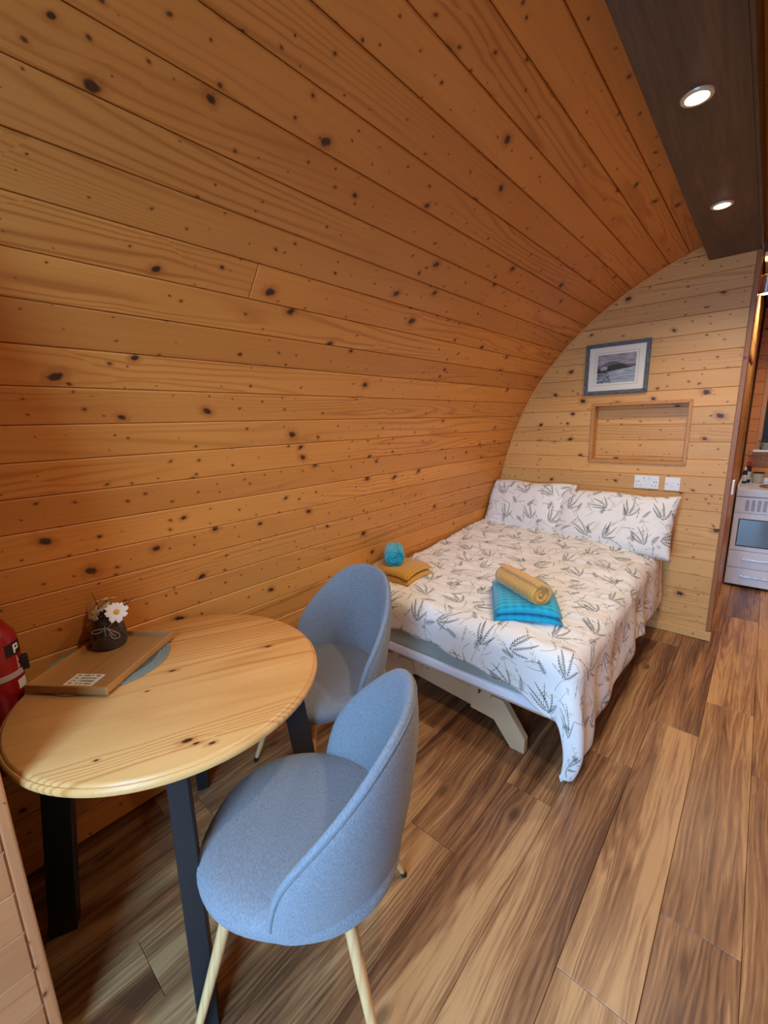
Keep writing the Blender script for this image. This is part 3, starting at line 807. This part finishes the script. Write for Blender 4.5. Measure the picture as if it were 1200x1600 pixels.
# ------------------------------------------------------------------ chairs
def make_chair(name, label):
    """local: +x points to the back of the chair, origin on the floor under the seat"""
    t = empty(name); tag(t, label, 'chair', 'grey fabric dining chairs')
    # seat cushion: rounded, slightly longer front to back, domed
    bm = bmesh.new(); n = 56
    def out(a): # plan outline radius
        c_, s_ = math.cos(a), math.sin(a)
        e = 2.35
        return 1 / ((abs(c_) / .262) ** e + (abs(s_) / .252) ** e) ** (1 / e)
    prof = [(0, .482), (.35, .481), (.65, .478), (.84, .471), (.94, .461), (.985, .449), (1.0, .435), (.99, .417), (.955, .402), (.90, .396), (0, .396)]
    rings = []
    for r, z in prof:
        if r == 0: rings.append([bm.verts.new((0, 0, z))])
        else: rings.append([bm.verts.new((out(2 * PI * i / n) * r * math.cos(2 * PI * i / n), out(2 * PI * i / n) * r * math.sin(2 * PI * i / n), z)) for i in range(n)])
    for A, B in zip(rings, rings[1:]):
        for i in range(n):
            j = (i + 1) % n
            if len(A) == 1: bm.faces.new((A[0], B[i], B[j]))
            elif len(B) == 1: bm.faces.new((A[i], A[j], B[0]))
            else: bm.faces.new((A[i], A[j], B[j], B[i]))
    obj('seat', bm, M_chair, t, smooth=True)
    # wrap-around back: half superellipse bent round the seat
    A_, H_, Z0, TH = 1.62, .455, .412, .044
    def surf(a, b, off):
        """a = angle round the seat from the back, b = height above the lower edge"""
        hh = b / H_
        rad = .232 + .045 * hh + .012 * math.sin(hh * PI) + off
        flat = 1 - .10 * hh * math.cos(a)        # back flattens towards the top
        k = 1 - .22 * sm(.3, 1, hh)
        x = rad * math.cos(a * k) * 1.0 + .018 * hh
        y = rad * math.sin(a * k)
        return Vector((x, y, Z0 + b))
    NR, NP = 16, 44
    bm = bmesh.new()
    def pt(r, ph, side):
        c_, s_ = math.cos(ph), math.sin(ph)
        a = A_ * r * math.copysign(abs(c_) ** (2 / 2.75), c_); b = H_ * r * abs(s_) ** (2 / 1.5)
        th = TH / 2 * max(0, 1 - r ** 9) ** .5
        return surf(a, b, side * th)
    def sheet(side):
        g_ = [[bm.verts.new(pt(0, 0, side))]]
        for i in range(1, NR + 1):
            r = math.sin(PI / 2 * i / NR) if i < NR else 1
            if side < 0 and i == NR: g_.append(None); continue
            g_.append([bm.verts.new(pt(r, PI * j / NP, side)) for j in range(NP + 1)])
        return g_
    O = sheet(1); I = sheet(-1); I[NR] = O[NR]
    for g_ in (O, I):
        for j in range(NP): bm.faces.new((g_[0][0], g_[1][j], g_[1][j + 1]))
        for i in range(1, NR):
            for j in range(NP): bm.faces.new((g_[i][j], g_[i + 1][j], g_[i + 1][j + 1], g_[i][j + 1]))
    # close the straight lower edge
    for j in (0, NP):
        bm.faces.new((O[0][0], I[0][0], I[1][j], O[1][j]))
        for i in range(1, NR - 1): bm.faces.new((O[i][j], I[i][j], I[i + 1][j], O[i + 1][j]))
        bm.faces.new((O[NR - 1][j], I[NR - 1][j], O[NR][j]))
    br = obj('backrest', bm, M_chair, t, smooth=True); br.data.set_sharp_from_angle(angle=math.radians(70))
    # piping along the outer rim
    bm = bmesh.new()
    bm_tube(bm, [pt(.972, PI * (.02 + .96 * j / 70), 1) + Vector((0, 0, 0)) for j in range(71)], .0030, 6)
    obj('piping', bm, M_piping, br, smooth=True)
    for k in range(4):
        a = PI / 4 + k * PI / 2; d = Vector((math.cos(a), math.sin(a), 0))
        lg = tube('leg', [d * .195 + Vector((0, 0, .405)), d * .248 + Vector((0, 0, .25)), d * .333 + Vector((0, 0, .022))], [.0165, .0145, .0095], M_leg, t, 14)
        tube('foot_cap', [d * .333 + Vector((0, 0, .024)), d * .340 + Vector((0, 0, 0))], [.0105, .0098], M_blackp, lg, 14)
    lathe('seat_plate', [(0, .385), (.17, .385), (.17, .397), (0, .397)], M_blackp, t)
    return t
c1 = make_chair('dining_chair', 'grey fabric tub dining chair nearest the viewer, its back turned to the room')
c1.location = (-.811, .552, 0); c1.rotation_euler = (0, 0, math.radians(34))
c2 = make_chair('dining_chair', 'grey fabric tub dining chair between the table and the bed')
c2.location = (-1.31, 1.045, 0); c2.rotation_euler = (0, 0, math.radians(82))

# ------------------------------------------------------------------ bed
BX0, BX1, BY0, BY1 = -1.66, -.535, 1.60, 3.36
bed = empty('bed_base', (-1.1, 2.5, 0)); tag(bed, 'folding plywood bed base with angled legs under the mattress', 'bed base')
def yplate(name, pts, y, th, mat=M_ply, parent=bed):
    """plate in the x-z plane, thickness th towards +y"""
    cx_ = sum(p[0] for p in pts) / len(pts); cz_ = sum(p[1] for p in pts) / len(pts)
    return prism(name, [(p[0] - cx_, p[1] - cz_) for p in pts], -th, 0, mat, parent, frame((cx_ + 1.1, y - 2.5, cz_), (1, 0, 0), (0, 0, 1)), .0015)
for yy in (1.65, 2.55, 3.25):
    yplate('crossbar', [(-1.30, .150), (-.935, .120), (-.935, .222), (-1.30, .236)], yy + .012, .024)
    yplate('leg', [(-.938, .116), (-.813, .110), (-.728, .0), (-.662, .0), (-.660, .072), (-.770, .226), (-.938, .232)], yy, .036)
    yplate('leg', [(-1.292, .150), (-1.427, .136), (-1.510, .0), (-1.576, .0), (-1.576, .072), (-1.468, .226), (-1.292, .232)], yy, .036)
for xx in (-.905, -.845): cbox('batten', (xx + 1.1, -.02, .238), (1.7, .045, .03), M_ply, bed, .004, ex=(0, 1, 0), ey=(-1, 0, 0))
for xx in (-1.40, -1.25): cbox('batten', (xx + 1.1, -.02, .238), (1.7, .045, .03), M_ply, bed, .004, ex=(0, 1, 0), ey=(-1, 0, 0))
ny = 12
for k in range(ny):
    yy = 1.66 + k * (3.30 - 1.66) / (ny - 1)
    cbox('slat', (0.0, yy - 2.5, .262), (1.08, .075, .016), M_ply, bed, .004)

ms = empty('mattress', ((BX0 + BX1) / 2, (BY0 + BY1) / 2, .272)); tag(ms, 'mattress in a sage green sheet and white under-sheet below the duvet', 'mattress')
hx, hy = (BX1 - BX0) / 2, (BY1 - BY0) / 2
def soft_box(name, a, b, bev, mat, parent, seg=4):
    bm = bmesh.new(); bm_box(bm, a, b, bev, seg); return obj(name, bm, mat, parent, smooth=True)
soft_box('under_sheet', (-hx, -hy, 0), (hx, hy, .055), .018, M_protector, ms)
soft_box('fitted_sheet', (-hx + .004, -hy + .004, .044), (hx - .004, hy - .004, .255), .03, M_sheet, ms)

# duvet: parametric drape
XE, YE, RHO = -.505, 1.655, .075
def hem_front(x):   # overshoot length past the foot edge
    P = [(-1.75, .20), (-1.45, .215), (-1.1, .205), (-.83, .245), (-.70, .265), (-.56, .300), (-.3, .34)]
    for (a, va), (b, vb) in zip(P, P[1:]):
        if x <= b: return va + (vb - va) * max(0, (x - a)) / (b - a)
    return .34
HR = .405           # overshoot length past the right edge
def fold(o):
    if o <= 0: return 0, 0
    q = RHO * PI / 2
    if o < q: return RHO * math.sin(o / RHO), RHO * (1 - math.cos(o / RHO))
    return RHO + .05 * (o - q), RHO + (o - q)
def ridged(p):
    return 1 - abs(noise.noise(p))
def duvet_point(s, tt):
    """s, tt: flat sheet coordinates; s = x on top, tt = y on top"""
    ox = max(0, s - XE); oy = max(0, YE - tt)
    x = min(s, XE); y = max(tt, YE)
    top = .585 + .075 * sm(2.1, 3.2, tt) - .05 * sm(2.6, 3.3, tt) * sm(-1.0, -.5, s) + .018 * sm(-1.0, -1.6, s)
    top += -.02 * sm(-.75, -.5, s)
    o = math.hypot(ox, oy)
    wr_ = .012 * (noise.noise(Vector((s * 5, tt * 9, 0))) ) + .006 * ridged(Vector((s * 9, tt * 22, 3)))
    wr_ += .004 * noise.noise(Vector((s * 25, tt * 30, 5))) + .007 * (ridged(Vector((s * 3.5 + .6 * tt, tt * 26 + 2 * math.sin(s * 4), 8))) ** 3)
    if o <= 0: return Vector((x, y, top + wr_))
    psi = math.atan2(oy, ox); h_, v_ = fold(o)
    cor = math.sin(2 * psi) if ox > 0 and oy > 0 else 0
    v_ *= 1 + .10 * cor * sm(.1, .45, o)
    v_ += .115 * sm(.05, HR, ox) * sm(2.02, 1.60, tt)
    k = sm(.05, .3, o)
    fold_amp = k * .011 * (math.sin(tt * 19 + 1.3 * math.sin(tt * 7)) * math.cos(psi) ** 2 + .5 * math.sin(s * 13 + 2) * math.sin(psi) ** 2)
    fold_amp += k * .018 * noise.noise(Vector((s * 4, tt * 4, v_ * 3)))
    h_ += fold_amp + .035 * cor * sm(.1, .3, o) - .055 * cor * sm(.33, .5, o)
    z = top - v_ + wr_ * (1 - sm(.0, .15, o))
    z = max(z, .012)
    return Vector((x + h_ * math.cos(psi) - .030 * cor * sm(.3, .5, o), y - h_ * math.sin(psi), z))
NS, NT = 120, 150
S0, S1, T1 = -1.70, XE + HR, 3.34
vv, uv = [], []
for i in range(NS + 1):
    s_ = S0 + (S1 - S0) * i / NS
    hf = hem_front(s_)
    T0 = YE - hf - .006 * math.sin(s_ * 30) - .008 * noise.noise(Vector((s_ * 8, 0, 0)))
    for j in range(NT + 1):
        t_ = T0 + (T1 - T0) * j / NT
        p = duvet_point(s_ + (.012 * math.sin(t_ * 14) if i == NS else 0), t_)
        p.x = max(p.x, arch_x(max(p.z, .02)) + .012)
        vv.append(p); uv.append((s_, t_))
ff = []
for i in range(NS):
    for j in range(NT):
        a = i * (NT + 1) + j; ff.append((a, a + NT + 1, a + NT + 2, a + 1))
dv = pyd('duvet', vv, ff, M_print, smooth=True)
ul = dv.data.uv_layers.new(name='UVMap')
for l in dv.data.loops: ul.data[l.index].uv = uv[l.vertex_index]
so = dv.modifiers.new('thickness', 'SOLIDIFY'); so.thickness = .016; so.offset = -1
tag(dv, 'white duvet with grey-green botanical print spread over the bed', 'duvet')

def pillow(name, label, c, W, H, T, lean, rz=0, seed=0):
    """stands on its long edge, leaning back by lean radians"""
    n, m = 48, 34; vv, uv, ff = [], [], []
    ex = Vector((math.cos(rz), math.sin(rz), 0)); bk = Vector((-math.sin(rz), math.cos(rz), 0))
    ey = (Vector((0, 0, 1)) * math.cos(lean) + bk * math.sin(lean)); ez = ex.cross(ey)
    for side in (1, -1):
        for i in range(n + 1):
            for j in range(m + 1):
                a = -1 + 2 * i / n; b = -1 + 2 * j / m
                # pinch the sides so the corners point out
                X = a * (W / 2) * (1 - .055 * (1 - b * b)); Yy = b * (H / 2) * (1 - .075 * (1 - a * a))
                th = T / 2 * (max(0, 1 - abs(a) ** 2.8) ** .48) * (max(0, 1 - abs(b) ** 2.5) ** .48)
                th += (.008 * noise.noise(Vector((X * 9 + seed, Yy * 9, side))) + .006 * ridged(Vector((X * 7 + seed, Yy * 16, side + 2))) - .003) * (1 - max(abs(a), abs(b)) ** 6)
                Yy -= .030 * noise.noise(Vector((X * 3.3 + seed * 2, 0, 0))) * (b + 1) / 2
                p = Vector(c) + ex * X + ey * (Yy + H / 2) + ez * (side * th + .02 * noise.noise(Vector((X * 3 + seed, Yy * 3, 9))))
                p.x = max(p.x, arch_x(p.z) + .012); p.y = min(p.y, YB - .006)
                vv.append(p); uv.append((X + .37 + seed, Yy + .81 + seed * .3 + (0 if side > 0 else 3)))
    N = (n + 1) * (m + 1)
    for k in range(2):
        for i in range(n):
            for j in range(m):
                q = k * N + i * (m + 1) + j; f_ = (q, q + m + 1, q + m + 2, q + 1)
                ff.append(f_ if k == 0 else f_[::-1])
    o = pyd(name, vv, ff, M_print, smooth=True)
    ul = o.data.uv_layers.new(name='UVMap')
    for l in o.data.loops: ul.data[l.index].uv = uv[l.vertex_index]
    bm = bmesh.new(); bm.from_mesh(o.data); bmesh.ops.remove_doubles(bm, verts=bm.verts, dist=.0008); bm.to_mesh(o.data); bm.free(); o.data.shade_smooth()
    tag(o, label, 'pillow', 'botanical print pillows')
    return o
pillow('pillow', 'white botanical print pillow against the curved wall at the bed head', (-1.36, 3.15, .615), .70, .43, .20, .42, .0, 1.0)
pillow('pillow', 'white botanical print pillow nearest the free end of the partition', (-.755, 3.125, .585), .79, .43, .19, .40, -.03, 2.3)

# ------------------------------------------------------------------ towels
def folded(name, label, c, L, W, H, rz, mat, layers=3, skew=0, seed=0):
    """stack of folded layers with a rounded fold at the front"""
    t = empty(name, c, rz); tag(t, label, 'towel')
    for k in range(layers):
        z0 = H * k / layers; z1 = H * (k + 1) / layers - .001
        n, m = 24, 18; hgt = z1 - z0; vv, uv, ff = [], [], []
        l2, w2 = L / 2 * (1 - .015 * k), W / 2 * (1 - .02 * (k % 2))
        for side in (1, -1):
            for i in range(n + 1):
                for j in range(m + 1):
                    a = -1 + 2 * i / n; b = -1 + 2 * j / m
                    e = (max(0, 1 - abs(a) ** 7) ** .5) * (max(0, 1 - abs(b) ** 7) ** .5)
                    x = a * l2; y = b * w2 + skew * x
                    dz = .004 * noise.noise(Vector((x * 14 + seed, y * 14, k))) - (.022 * (abs(a * b) ** 2.2) + .006 * b * b) * (k + 1) / layers
                    z_ = (z0 + z1) / 2 + side * hgt / 2 * e + dz
                    vv.append((x, y, max(z_, .0005))); uv.append((x, y + side * .01))
        N = (n + 1) * (m + 1)
        for s_ in range(2):
            for i in range(n):
                for j in range(m):
                    q = s_ * N + i * (m + 1) + j; f_ = (q, q + m + 1, q + m + 2, q + 1)
                    ff.append(f_ if s_ == 0 else f_[::-1])
        o = pyd('towel_layer', vv, ff, mat, t, smooth=True)
        ul = o.data.uv_layers.new(name='UVMap')
        for l in o.data.loops: ul.data[l.index].uv = uv[l.vertex_index]
        bm = bmesh.new(); bm.from_mesh(o.data); bmesh.ops.remove_doubles(bm, verts=bm.verts, dist=.0006); bm.to_mesh(o.data); bm.free(); o.data.shade_smooth()
    return t
def rolled(name, label, c, L, R, ax, mat, turns=3.2, seed=0):
    """spiral roll; c = centre, ax = horizontal axis angle"""
    n = int(turns * 26); m = 14; th = R / (turns + .3); vv, uv, ff = [], [], []
    for i in range(n + 1):
        q = i / n; a = q * turns * 2 * PI; r = .006 + (R - .006 - th * .5) * q
        for j in range(m + 1):
            x = -L / 2 + L * j / m + .006 * math.sin(a * .7 + seed) * (1 if j in (0, m) else 0)
            rr_ = r * (1 - .03 * (abs(2 * j / m - 1) ** 4)) + .0015 * math.sin(j * 2.2)
            vv.append((x, rr_ * math.cos(a + seed), rr_ * math.sin(a + seed) * .94)); uv.append((x, a * r))
    for i in range(n):
        for j in range(m):
            q = i * (m + 1) + j; ff.append((q, q + 1, q + m + 2, q + m + 1))
    o = pyd(name, vv, ff, mat, None, Matrix.Translation(c) @ Matrix.Rotation(ax, 4, 'Z'), True)
    ul = o.data.uv_layers.new(name='UVMap')
    for l in o.data.loops: ul.data[l.index].uv = uv[l.vertex_index]
    so = o.modifiers.new('thickness', 'SOLIDIFY'); so.thickness = th * .88; so.offset = 0
    tag(o, label, 'towel'); return o
folded('folded_towel', 'folded mustard yellow towel on the bed by the curved wall', (-1.550, 1.865, .600), .30, .27, .085, .05, M_yellow, 2)
rolled('rolled_towel', 'small rolled turquoise towel resting on the mustard folded towel', (-1.585, 1.85, .733), .17, .066, math.radians(-48), M_blue2, 3, 1)
folded('folded_towel', 'folded turquoise towel on the middle of the bed foot', (-.81, 1.93, .590), .43, .30, .085, math.radians(119), M_blue, 2, 0, 3)
rolled('rolled_towel', 'rolled ochre yellow towel resting on the turquoise folded towel', (-.805, 1.885, .716), .30, .063, math.radians(-31), M_yellow2, 3, 2)

# ------------------------------------------------------------------ picture, sockets
pc = empty('picture', (-.83, YB, 1.65)); tag(pc, 'small lake landscape print in a distressed grey frame above the niche', 'picture')
gf = G('distressed_grey', .6); x, y, z = gf.coord(); r = gf.rnd()
n = gf.noise(gf.vec(x * 30 + r * 9, y * 300, 0), 1, 3, .7)
gf.base(gf.mix(gf.ss(.35, .7, n), (.045, .05, .06), (.20, .215, .24))); gf.bump(n, .3, .001)
mitred(pc, 'frame', -.200, .200, .002, .343, .024, -.006, .018, gf.mat, .003)
cbox('mount', (0, -.009, .1725), (.36, .30, .006), M_cream, pc, 0, ex=(1, 0, 0), ey=(0, 0, 1))
for a, b, w_ in ((-.136, .136, .0015),):
    mitred(pc, 'mount_line', -.137, .137, .063, .282, .0018, -.0118, .0008, M_white_mount, 0)
ga = G('landscape_print', .6); x, y, z = ga.coord()
nx_ = ga.noise(ga.vec(x * 16, 0, 3), 1, 4, .6); st = ga.noise(ga.vec(x * 18, y * 120, 1), 1, 4)
sky = ga.mix(ga.ss(.3, .7, st), (.20, .19, .22), (.42, .40, .45))
far = .016 + .028 * ga.ss(.10, .0, ga.abs(x + .022)) + (nx_ - .5) * .012
near = -.002 + .030 * ga.ss(.115, .01, ga.abs(x - .006)) + (nx_ - .5) * .012
col = ga.mix(ga.lt(y, far + .004), sky, (.12, .12, .14))
col = ga.mix(ga.lt(y, near), col, ga.mix(ga.ss(.35, .65, ga.noise(ga.vec(x * 150, y * 150, 0), 1, 3)), (.008, .010, .006), (.06, .07, .035)))
wat = ga.mix(ga.ss(.35, .7, st), (.22, .28, .36), (.48, .54, .60))
shore = -.012 + x * .14
col = ga.mix(ga.lt(y, shore), col, wat)
left = ga.lt(x + y * .3, -.055) * ga.lt(y, .006)
tex = ga.noise(ga.vec(x * 200, y * 60, 5), 1, 3)
col = ga.mix(left * ga.gt(tex, .5) * .8, col, (.02, .02, .02))
hs = ga.lt(ga.abs(x + .078), .022) * ga.lt(ga.abs(y - .004), .012) * ga.gt(ga.noise(ga.vec(x * 120, y * 120, 2), 1, 2), .45)
col = ga.mix(hs * .8, col, (.55, .54, .52))
ga.base(col)
cbox('print', (0, -.0122, .1725), (.240, .190, .0012), ga.mat, pc, 0, ex=(1, 0, 0), ey=(0, 0, 1))

def plate(name, label, x0, x1, z0, z1, kind):
    cx_, cz_ = (x0 + x1) / 2, (z0 + z1) / 2
    t = empty(name, (cx_, YB, z0)); tag(t, label, 'socket' if kind == 'socket' else 'switch')
    h_ = z1 - z0
    cbox('face_plate', (0, -.005, h_ / 2), (x1 - x0, h_, .010), M_white, t, .003, ex=(1, 0, 0), ey=(0, 0, 1))
    if kind == 'socket':
        for sx in (-1, 1):
            cbox('rocker', (sx * .016, -.0115, h_ * .78), (.012, .018, .005), M_white, t, .001, ex=(1, 0, 0), ey=(0, 0, 1))
            cbox('rocker_mark', (sx * .016, -.0145, h_ * .84), (.010, .003, .0012), M_line, t, 0, ex=(1, 0, 0), ey=(0, 0, 1))
            bm = bmesh.new(); q = sx * .046
            bm_box(bm, (q - .002, -.0108, h_ * .50), (q + .002, -.0098, h_ * .50 + .009))
            for s2 in (-1, 1): bm_box(bm, (q + s2 * .011 - .003, -.0108, h_ * .22), (q + s2 * .011 + .003, -.0098, h_ * .22 + .0045))
            obj('pin_holes', bm, M_line, t)['kind'] = 'stuff'
        for sx in (-1, 1): lathe('screw', [(0, 0), (.003, 0), (.003, .001), (0, .001)], M_line, t, 10, Matrix.Translation((sx * .060, -.0102, h_ * .52)) @ Matrix.Rotation(PI / 2, 4, 'X'))
    else:
        cbox('rocker', (0, -.0115, h_ / 2), (.024, .030, .005), M_white, t, .001, ex=(1, 0, 0), ey=(0, 0, 1))
        for sx in (-1, 1): lathe('screw', [(0, 0), (.003, 0), (.003, .001), (0, .001)], M_line, t, 10, Matrix.Translation((sx * .031, -.0102, h_ * .5)) @ Matrix.Rotation(PI / 2, 4, 'X'))
plate('double_socket', 'white double wall socket above the pillows', -.657, -.508, 1.002, 1.091, 'socket')
plate('light_switch', 'square white single switch plate beside the double socket', -.475, -.388, .999, 1.088, 'switch')
t = cbox('light_switch', (-.118, YB + .045, 1.04), (.088, .06, .012), M_white, None, .003, ex=(0, 0, 1), ey=(0, 1, 0))
tag(t, 'white switch edge-on at the free end of the partition', 'switch')

# ------------------------------------------------------------------ kitchen unit beyond the passage
KX0, KX1, KY0, KY1 = -.132, .47, 4.66, 5.235
ku = empty('kitchen_unit', ((KX0 + KX1) / 2, (KY0 + KY1) / 2, 0)); tag(ku, 'compact white kitchen unit with glass-fronted oven and drawers', 'kitchen unit')
kw, kd_ = (KX1 - KX0) / 2, (KY1 - KY0) / 2
box('body', (-kw, -kd_ + .02, .02), (kw, kd_, .80), M_enamel, ku, .003)
bm = bmesh.new(); bm_box(bm, (-kw, -kd_, .80), (kw, kd_, .865), .008)
obj('worktop', bm, M_enamel, ku)
box('upstand', (-kw, kd_ - .02, .865), (kw, kd_, .905), M_enamel, ku, .004)
box('upstand', (-kw, -kd_ + .02, .865), (-kw + .018, kd_ - .02, .90), M_enamel, ku, .004)
lathe('sink_bowl', [(.185, .868), (.19, .874), (.200, .874), (.203, .866), (.195, .8655), (.185, .868), (.15, .8675), (0, .8665)], M_steel, ku, 48, Matrix.Translation((.06, -.04, 0)) @ Matrix.Diagonal((1.1, .85, 1, 1)))
gp = box('vent_panel', (-kw + .004, -kd_ + .004, .665), (kw - .004, -kd_ + .022, .797), M_enamel, ku, .002)
bm = bmesh.new()
for i in range(13):
    for j in range(9): bm_box(bm, (-kw + .07 + i * .038, -kd_ + .003, .685 + j * .0105), (-kw + .07 + i * .038 + .024, -kd_ + .0045, .685 + j * .0105 + .004))
so_ = obj('vent_slots', bm, M_line, gp); so_['kind'] = 'stuff'
box('oven_door', (-kw + .004, -kd_ + .002, .335), (kw - .004, -kd_ + .022, .655), M_enamel, ku, .003)
go = G('oven_glass', .05, 1.0); go.base((.10, .16, .22)); go = go.mat
od = box('oven_frame', (-kw + .040, -kd_ - .001, .372), (kw - .030, -kd_ + .004, .612), M_line, ku, .002)
box('oven_glass', (-kw + .046, -kd_ - .003, .380), (kw - .036, -kd_ + .001, .606), go, ku, .001)
for z0, z1 in ((.180, .325), (.025, .172)):
    dr = box('drawer', (-kw + .004, -kd_ + .002, z0), (kw - .004, -kd_ + .022, z1), M_enamel, ku, .003)
    bm = bmesh.new(); zc = z0 + (z1 - z0) * .55
    bm_box(bm, (-kw + .10, -kd_ - .012, zc - .008), (kw - .10, -kd_ - .006, zc + .008), .003)
    for sx in (-1, 1): bm_box(bm, (sx * (kw - .12) - .006, -kd_ - .007, zc - .006), (sx * (kw - .12) + .006, -kd_ + .003, zc + .006))
    obj('handle', bm, M_steel, dr)
# things by the sink
cup = empty('cup', (-.010, 5.14, .866)); tag(cup, 'ribbed beige cup standing by the sink', 'cup')
lathe('cup_body', [(0, 0), (.036, 0), (.040, .004), (.043, .05), (.042, .094), (.039, .094), (.038, .01), (0, .008)], plain('stoneware', (.50, .47, .37), .6), cup)
lathe('cup_rim', [(.0425, .088), (.0425, .0945), (.038, .0945), (.038, .088)], M_blackp, cup)
M_dk = plain('dark_bottle', (.02, .02, .02), .2); M_rd = plain('red_cap', (.55, .05, .03), .4); M_lb = plain('bottle_label', (.7, .66, .66), .5, var=.2)
def bottle(x, y, h_, label, cap, r=.024):
    t = empty('bottle', (x, y, .866)); tag(t, label, 'bottle')
    lathe('bottle_body', [(0, 0), (r, 0), (r, h_ * .62), (r * .8, h_ * .72), (r * .4, h_ * .8), (0, h_ * .8)], M_dk, t, 20)
    lathe('bottle_label', [(r + .0005, h_ * .15), (r + .001, h_ * .16), (r + .001, h_ * .5), (r + .0005, h_ * .51)], M_lb, t, 20)
    lathe('cap', [(0, h_ * .78), (r * .5, h_ * .78), (r * .5, h_ * .93), (r * .3, h_), (0, h_)], cap, t, 16)
    if cap is M_rd: cbox('pump_nozzle', (.015, -.01, h_ * .97), (.05, .012, .012), cap, t, .002)
bottle(-.085, 5.13, .20, 'dark soap bottle with red pump beside the sink', M_rd)
bottle(-.103, 5.06, .15, 'small dark bottle with white cap at the passage wall', M_white, .018)
# plant on the sill
pp_ = empty('potted_plant', (.02, 5.20, WZ0 + .012)); tag(pp_, 'small trailing green plant in a grey pot on the window sill', 'plant')
lathe('pot', [(0, 0), (.036, 0), (.046, .06), (.047, .066), (.043, .066), (.04, .05), (0, .05)], plain('grey_pot', (.33, .33, .33), .6), pp_, 24)
rp = random.Random(2)
for k in range(46):
    a = rp.uniform(0, 2 * PI); q = rp.uniform(.0, .058); p = Vector((q * math.cos(a), q * math.sin(a), .066 + rp.uniform(-.018, .03) + (.0 if q < .04 else -.01)))
    d = Vector((rp.uniform(-1, 1), rp.uniform(-1, 1), rp.uniform(-.4, .8))).normalized() * .012; e = d.orthogonal().normalized() * .008
    pyd('leaf', [p - d, p + e, p + d, p - e, p + d.cross(e).normalized() * .003], [(0, 1, 4), (1, 2, 4), (2, 3, 4), (3, 0, 4)], M_stem, pp_)
